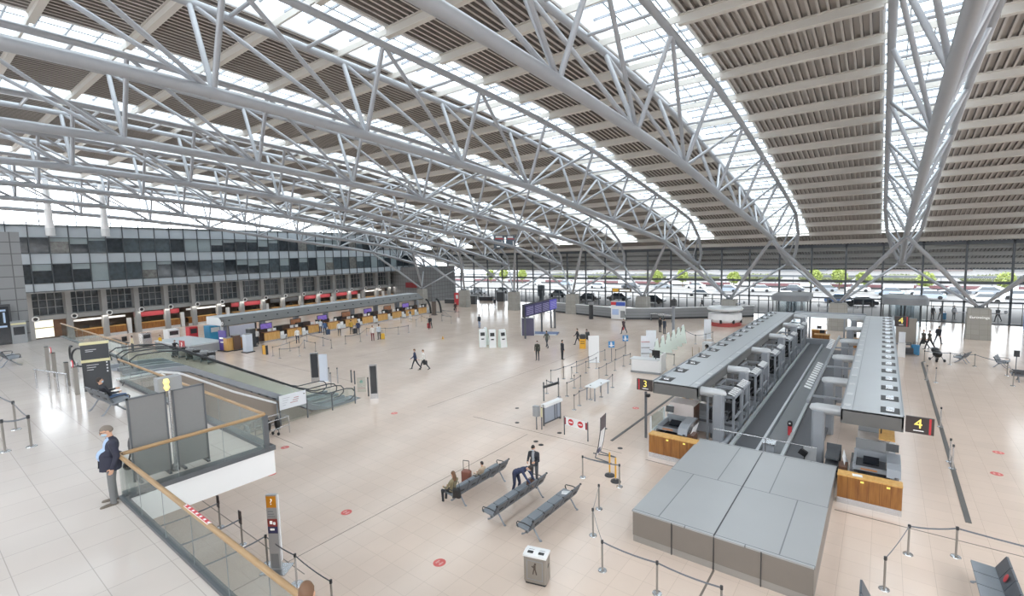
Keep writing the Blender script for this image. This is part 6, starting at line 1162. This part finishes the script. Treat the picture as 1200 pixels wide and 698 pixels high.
ppl = [
 (487, 432, 'walk', (-.6, -.8), '#2a3552', '#25272e', 'brown', 'man in a navy jacket walking left of a white-dressed companion in the hall middle', None, {}),
 (497, 433, 'walk', (-.5, -.8), '#e6e3de', '#33353a', 'brown', 'woman in a white top walking beside the navy jacket man', ('bag', '#2a2b30', 'dark bag carried by the woman in the white top'), {'female': True}),
 (562, 384, 'stand', (.1, -1), '#23262d', '#7f94b4', 'black', 'man in a black jacket and pale jeans behind the middle self-service machines', None, {}),
 (630, 422, 'stand', (.3, -.9), '#2e3029', '#24262c', 'dark', 'dark clothed person standing left of the walking group near the departure board', None, {}),
 (641, 407, 'walk', (-.8, .4), '#4a4e48', '#33363c', 'dark', 'person in dark green mid stride below the blue floor plate', None, {}),
 (659, 421, 'stand', (.4, .9), '#2a2c32', '#22242a', 'black', 'man in a dark jacket seen from behind in the hall middle', None, {}),
 (677, 404, 'walk', (-.9, -.3), '#20232a', '#22242a', 'dark', 'man in a black suit striding left of the yellow trolley', None, {}),
 (688, 405, 'walk', (-.7, -.5), '#3a4045', '#2c3036', 'dark', 'man with a dark backpack walking beside the yellow trolley', ('backpack', '#3f4447', 'dark grey backpack worn by the man beside the yellow trolley'), {}),
 (731, 390.5, 'walk', (-.2, -.9), '#3a2c30', '#3b3d44', 'dark', 'person with a red bag walking in front of the poster board', ('bag', '#b23338', 'red bag of the person before the poster board'), {}),
 (1082, 408, 'walk', (-.7, -.6), '#4a4640', '#2a2d35', 'brown', 'person in a brown jacket striding by the grey partition', ('bag', '#3a3b3d', 'dark bag of the person in the brown jacket'), {}),
 (1089, 409, 'walk', (-.7, -.5), '#55524c', '#2a2a2e', 'dark', 'second person close beside the brown jacket one', None, {'female': True}),
 (1099, 403, 'walk', (.5, .8), '#272a33', '#25272e', 'black', 'man in a black jacket walking away toward the glass wall', ('backpack', '#23252b', 'black backpack of the man walking toward the glass wall'), {}),
 (504.5, 385, 'walk', (.5, -.8), '#2b2b30', '#2e2e33', 'dark', 'person in black with a red case near the far row end', ('suitcase', '#a8353a', 'red case of the person in black near the far row end'), {}),
 (580, 360.5, 'stand', (.1, -1), '#22242a', '#2c3038', 'black', 'far dark person between the two leftmost middle columns', None, {}),
 (534, 366, 'walk', (.6, -.6), '#2b2628', '#2a2b30', 'dark', 'person in dark red beside the red figure board', ('bag', '#26272b', 'dark bag near the red figure board'), {}),
 (613, 376, 'stand', (-.5, -.6), '#26272d', '#e0ded9', 'black', 'person in black and white at the near end of the departure board', None, {}),
 (619, 373, 'stand', (.2, .9), '#24262c', '#26282e', 'dark', 'dark person reading the departure board', None, {}),
 (437, 399, 'stand', (-.9, .4), '#d9d4cf', '#7a3437', 'brown', 'person in white and dark red at the far left counters', None, {'female': True}),
 (444.5, 397.5, 'stand', (-.9, .2), '#c9d2de', '#2a2e38', 'dark', 'person in pale blue with a yellow case at the far left counters', ('suitcase', '#d1a336', 'yellow case at the far left counters'), {}),
 (349, 402, 'stand', (-.9, .3), '#e8e6e3', '#33384a', 'blond', 'person in a white top among the queue posts of the far row', None, {'female': True}),
 (398, 393, 'stand', (-.9, .3), '#dcdedf', '#3a3d44', 'brown', 'person in a white shirt before the far left counters', None, {}),
 (381, 392, 'stand', (-.9, .2), '#3f5a86', '#31343b', 'dark', 'person in a blue jacket at the far left counters', ('suitcase', '#3b4b66', 'blue grey case at the far left counters'), {}),
 (376, 390, 'stand', (-.9, .5), '#cfd4db', '#4d5a70', 'blond', 'person in pale grey left of the blue jacket person', None, {'female': True}),
 (412, 391, 'stand', (-.9, .1), '#c29a3c', '#33363d', 'dark', 'person in mustard yellow at the far left counters', ('suitcase', '#2b2d33', 'dark case beside the mustard yellow person'), {}),
 (420, 392, 'stand', (-.8, .5), '#2d3350', '#23252b', 'dark', 'person in dark blue right of the mustard yellow one', None, {}),
 (481, 376.5, 'lean', (-.9, .5), '#e4e6ea', '#d5d8de', 'dark', 'person in white leaning at the far end of the far left counters', ('backpack', '#3a3c42', 'dark backpack of the person in white at the counters'), {}),
 (301.5, 403, 'stand', (-.9, .2), '#e3e1de', '#30333a', 'blond', 'staff member in white at the near end of the far row', None, {'female': True}),
 (773.5, 389, 'stand', (.3, .9), '#2b2a2e', '#25262b', 'dark', 'person in black left of the two by the self-service machines', None, {}),
 (778.5, 391, 'stand', (.3, .9), '#2f3644', '#2a3140', 'dark', 'person in dark blue right of the two by the self-service machines', None, {'female': True}),
 (865.5, 380, 'stand', (-.5, -.8), '#2a2a2e', '#26272c', 'black', 'person in black beside the red based exhibit stand', None, {}),
 (156, 412, 'stand', (-.5, -.8), '#e9d9b4', '#4a4d52', 'dark', 'person in pale yellow at the long dark edged desk', None, {'female': True}),
 (189, 411, 'stand', (.3, -.9), '#d8a528', '#2a2c30', 'dark', 'person in a yellow vest left of the white booth', None, {}),
 (205, 418, 'stand', (.9, .2), '#232429', '#2a2b30', 'grey', 'person in black bending among the luggage carts', None, {'pose2': 1}),
]
for px, py, pose, hdg, top, legs, hair, lb, bag, kw in ppl:
    if kw.pop('pose2', None): pose = 'lean'
    c = G(px, py); person(lb, (c.x, c.y, 0), head_to(*hdg), pose, top, legs, hair=hair, bag=bag, **kw)
for i, (px, Y, top, l) in enumerate(((1095, 79, '#3d3f45', 'left of the blue bag by the doors'), (1105, 79.5, '#50545c', 'beside the blue bag by the doors'), (1120, 80, '#5c5f66', 'behind the rightmost column'), (823, 79, '#3b3d44', 'beyond the glass right of the fourth column'), (790, 79, '#4c4f56', 'beyond the glass near the fourth column'), (1172, 80, '#45484f', 'beyond the glass at the right edge'))):
    person('person outside the glass wall, ' + l, (at_y(px, Y), Y, -.02), head_to(.5-i % 2, -.6), 'walk' if i % 2 else 'stand', top, '#34373d', hair='dark')
b = thing('suitcase', 'blue suitcase outside the glass doors at the right', 'suitcase', (at_y(1108, 79.3), 79.3, 0)); obj('shell', MB().bevbox((0, 0, .45), (.5, .35, .8), .06), MATS['suitcase blue'], b); obj('handle', MB().path([(-.12, 0, .85), (-.12, 0, 1.05), (.12, 0, 1.05), (.12, 0, .85)], .02, 6), DARK, b)
# yellow trolley case by the walking man, pillow/bag on the gallery bench, luggage by the left bench
c = G(683, 408); t = thing('yellow_trolley', 'yellow luggage box on a small trolley with a dark bag on top', 'trolley', c, .4); obj('box', MB().bevbox((0, 0, .5), (.6, .5, 1.0), .04), YELLOW, t); obj('dark_bag', MB().bevbox((0, 0, 1.2), (.6, .5, .45), .1), DARK, t); obj('print_lines', MB().bb((-.2, -.26, .5), (.2, -.25, .56)).bb((-.2, -.26, .7), (.2, -.25, .76)), BLACK, t)
t = thing('suitcase', 'brown suitcase with a tall thin handle in front of the left bench', 'suitcase', (-13.35, 13.95, 0), .3); obj('shell', MB().bevbox((0, 0, .36), (.4, .26, .64), .05), mat('suitcase brown', '#7d4a3c', .5), t); mb = MB(); mb.tube((-.13, 0, .66), (-.13, 0, 1.08), .012); mb.tube((.13, 0, .66), (.13, 0, 1.08), .012); mb.tube((-.13, 0, 1.08), (.13, 0, 1.08), .016); obj('handle', mb, DARK, t)
for x in (-.15, .15): obj('wheel', MB().tube((x-.015, 0, .035), (x+.015, 0, .035), .035, n=10), BLACK, t)
t = thing('shoulder_bag', 'dark shoulder bag hanging beside the woman on the left bench', 'bag', (-12.42, 12.42, .45), .2); obj('body', MB().bevbox((0, 0, .17), (.34, .16, .34), .05), BLACK, t); obj('strap', MB().path([(-.15, 0, .32), (-.1, 0, .6), (.1, 0, .62), (.15, 0, .32)], .012, 6), BLACK, t)
t = thing('brown_bag', 'small brown bag on the middle bench beneath the bending man', 'bag', (-10.68, 14.75, .47), .3); obj('body', MB().bevbox((0, 0, .11), (.3, .2, .22), .05), mat('bag brown', '#5d4032', .6), t); obj('handle', MB().path([(-.08, 0, .21), (-.05, 0, .29), (.05, 0, .29), (.08, 0, .21)], .01, 6), BLACK, t)
t = thing('folded_paper', 'folded white paper lying on the far end of the empty bench', 'paper', (-9.2, 14.95, .475), .4); obj('sheet', MB().box((0, 0, .01), (.3, .22, .015)), WHITE, t); obj('fold', MB().box((.02, .05, .03), (.26, .1, .01), rx=.2), WHITE_L, t)
t = thing('phone', 'dark phone held by the man on the gallery bench', 'phone', (-22.2, 5.1, GZ+.88), .1); obj('case', MB().box((0, 0, 0), (.075, .012, .15), rx=-.5), BLACK, t); obj('glass', MB().box((0, .008, .004), (.066, .003, .14), rx=-.5), SCREEN, t)
# ================================================================== LIGHT
w = bpy.data.worlds.new('World'); scene.world = w; w.use_nodes = True; nt = w.node_tree; bg = nt.nodes['Background']
tc = nt.nodes.new('ShaderNodeTexCoord'); sx = nt.nodes.new('ShaderNodeSeparateXYZ'); cr = nt.nodes.new('ShaderNodeValToRGB')
cr.color_ramp.elements[0].position = 0.0; cr.color_ramp.elements[0].color = (.94, .965, 1, 1); cr.color_ramp.elements[1].position = .6; cr.color_ramp.elements[1].color = (.98, .99, 1, 1)
nt.links.new(tc.outputs['Generated'], sx.inputs[0]); nt.links.new(sx.outputs['Z'], cr.inputs['Fac']); nt.links.new(cr.outputs['Color'], bg.inputs['Color']); bg.inputs['Strength'].default_value = 7.4
scene.view_settings.view_transform = 'Standard'; scene.view_settings.look = 'None'; scene.view_settings.exposure = -0.08; scene.view_settings.gamma = 1.12
scene.cycles.max_bounces = 8; scene.cycles.diffuse_bounces = 5; scene.cycles.transparent_max_bounces = 16; scene.cycles.sample_clamp_indirect = 8
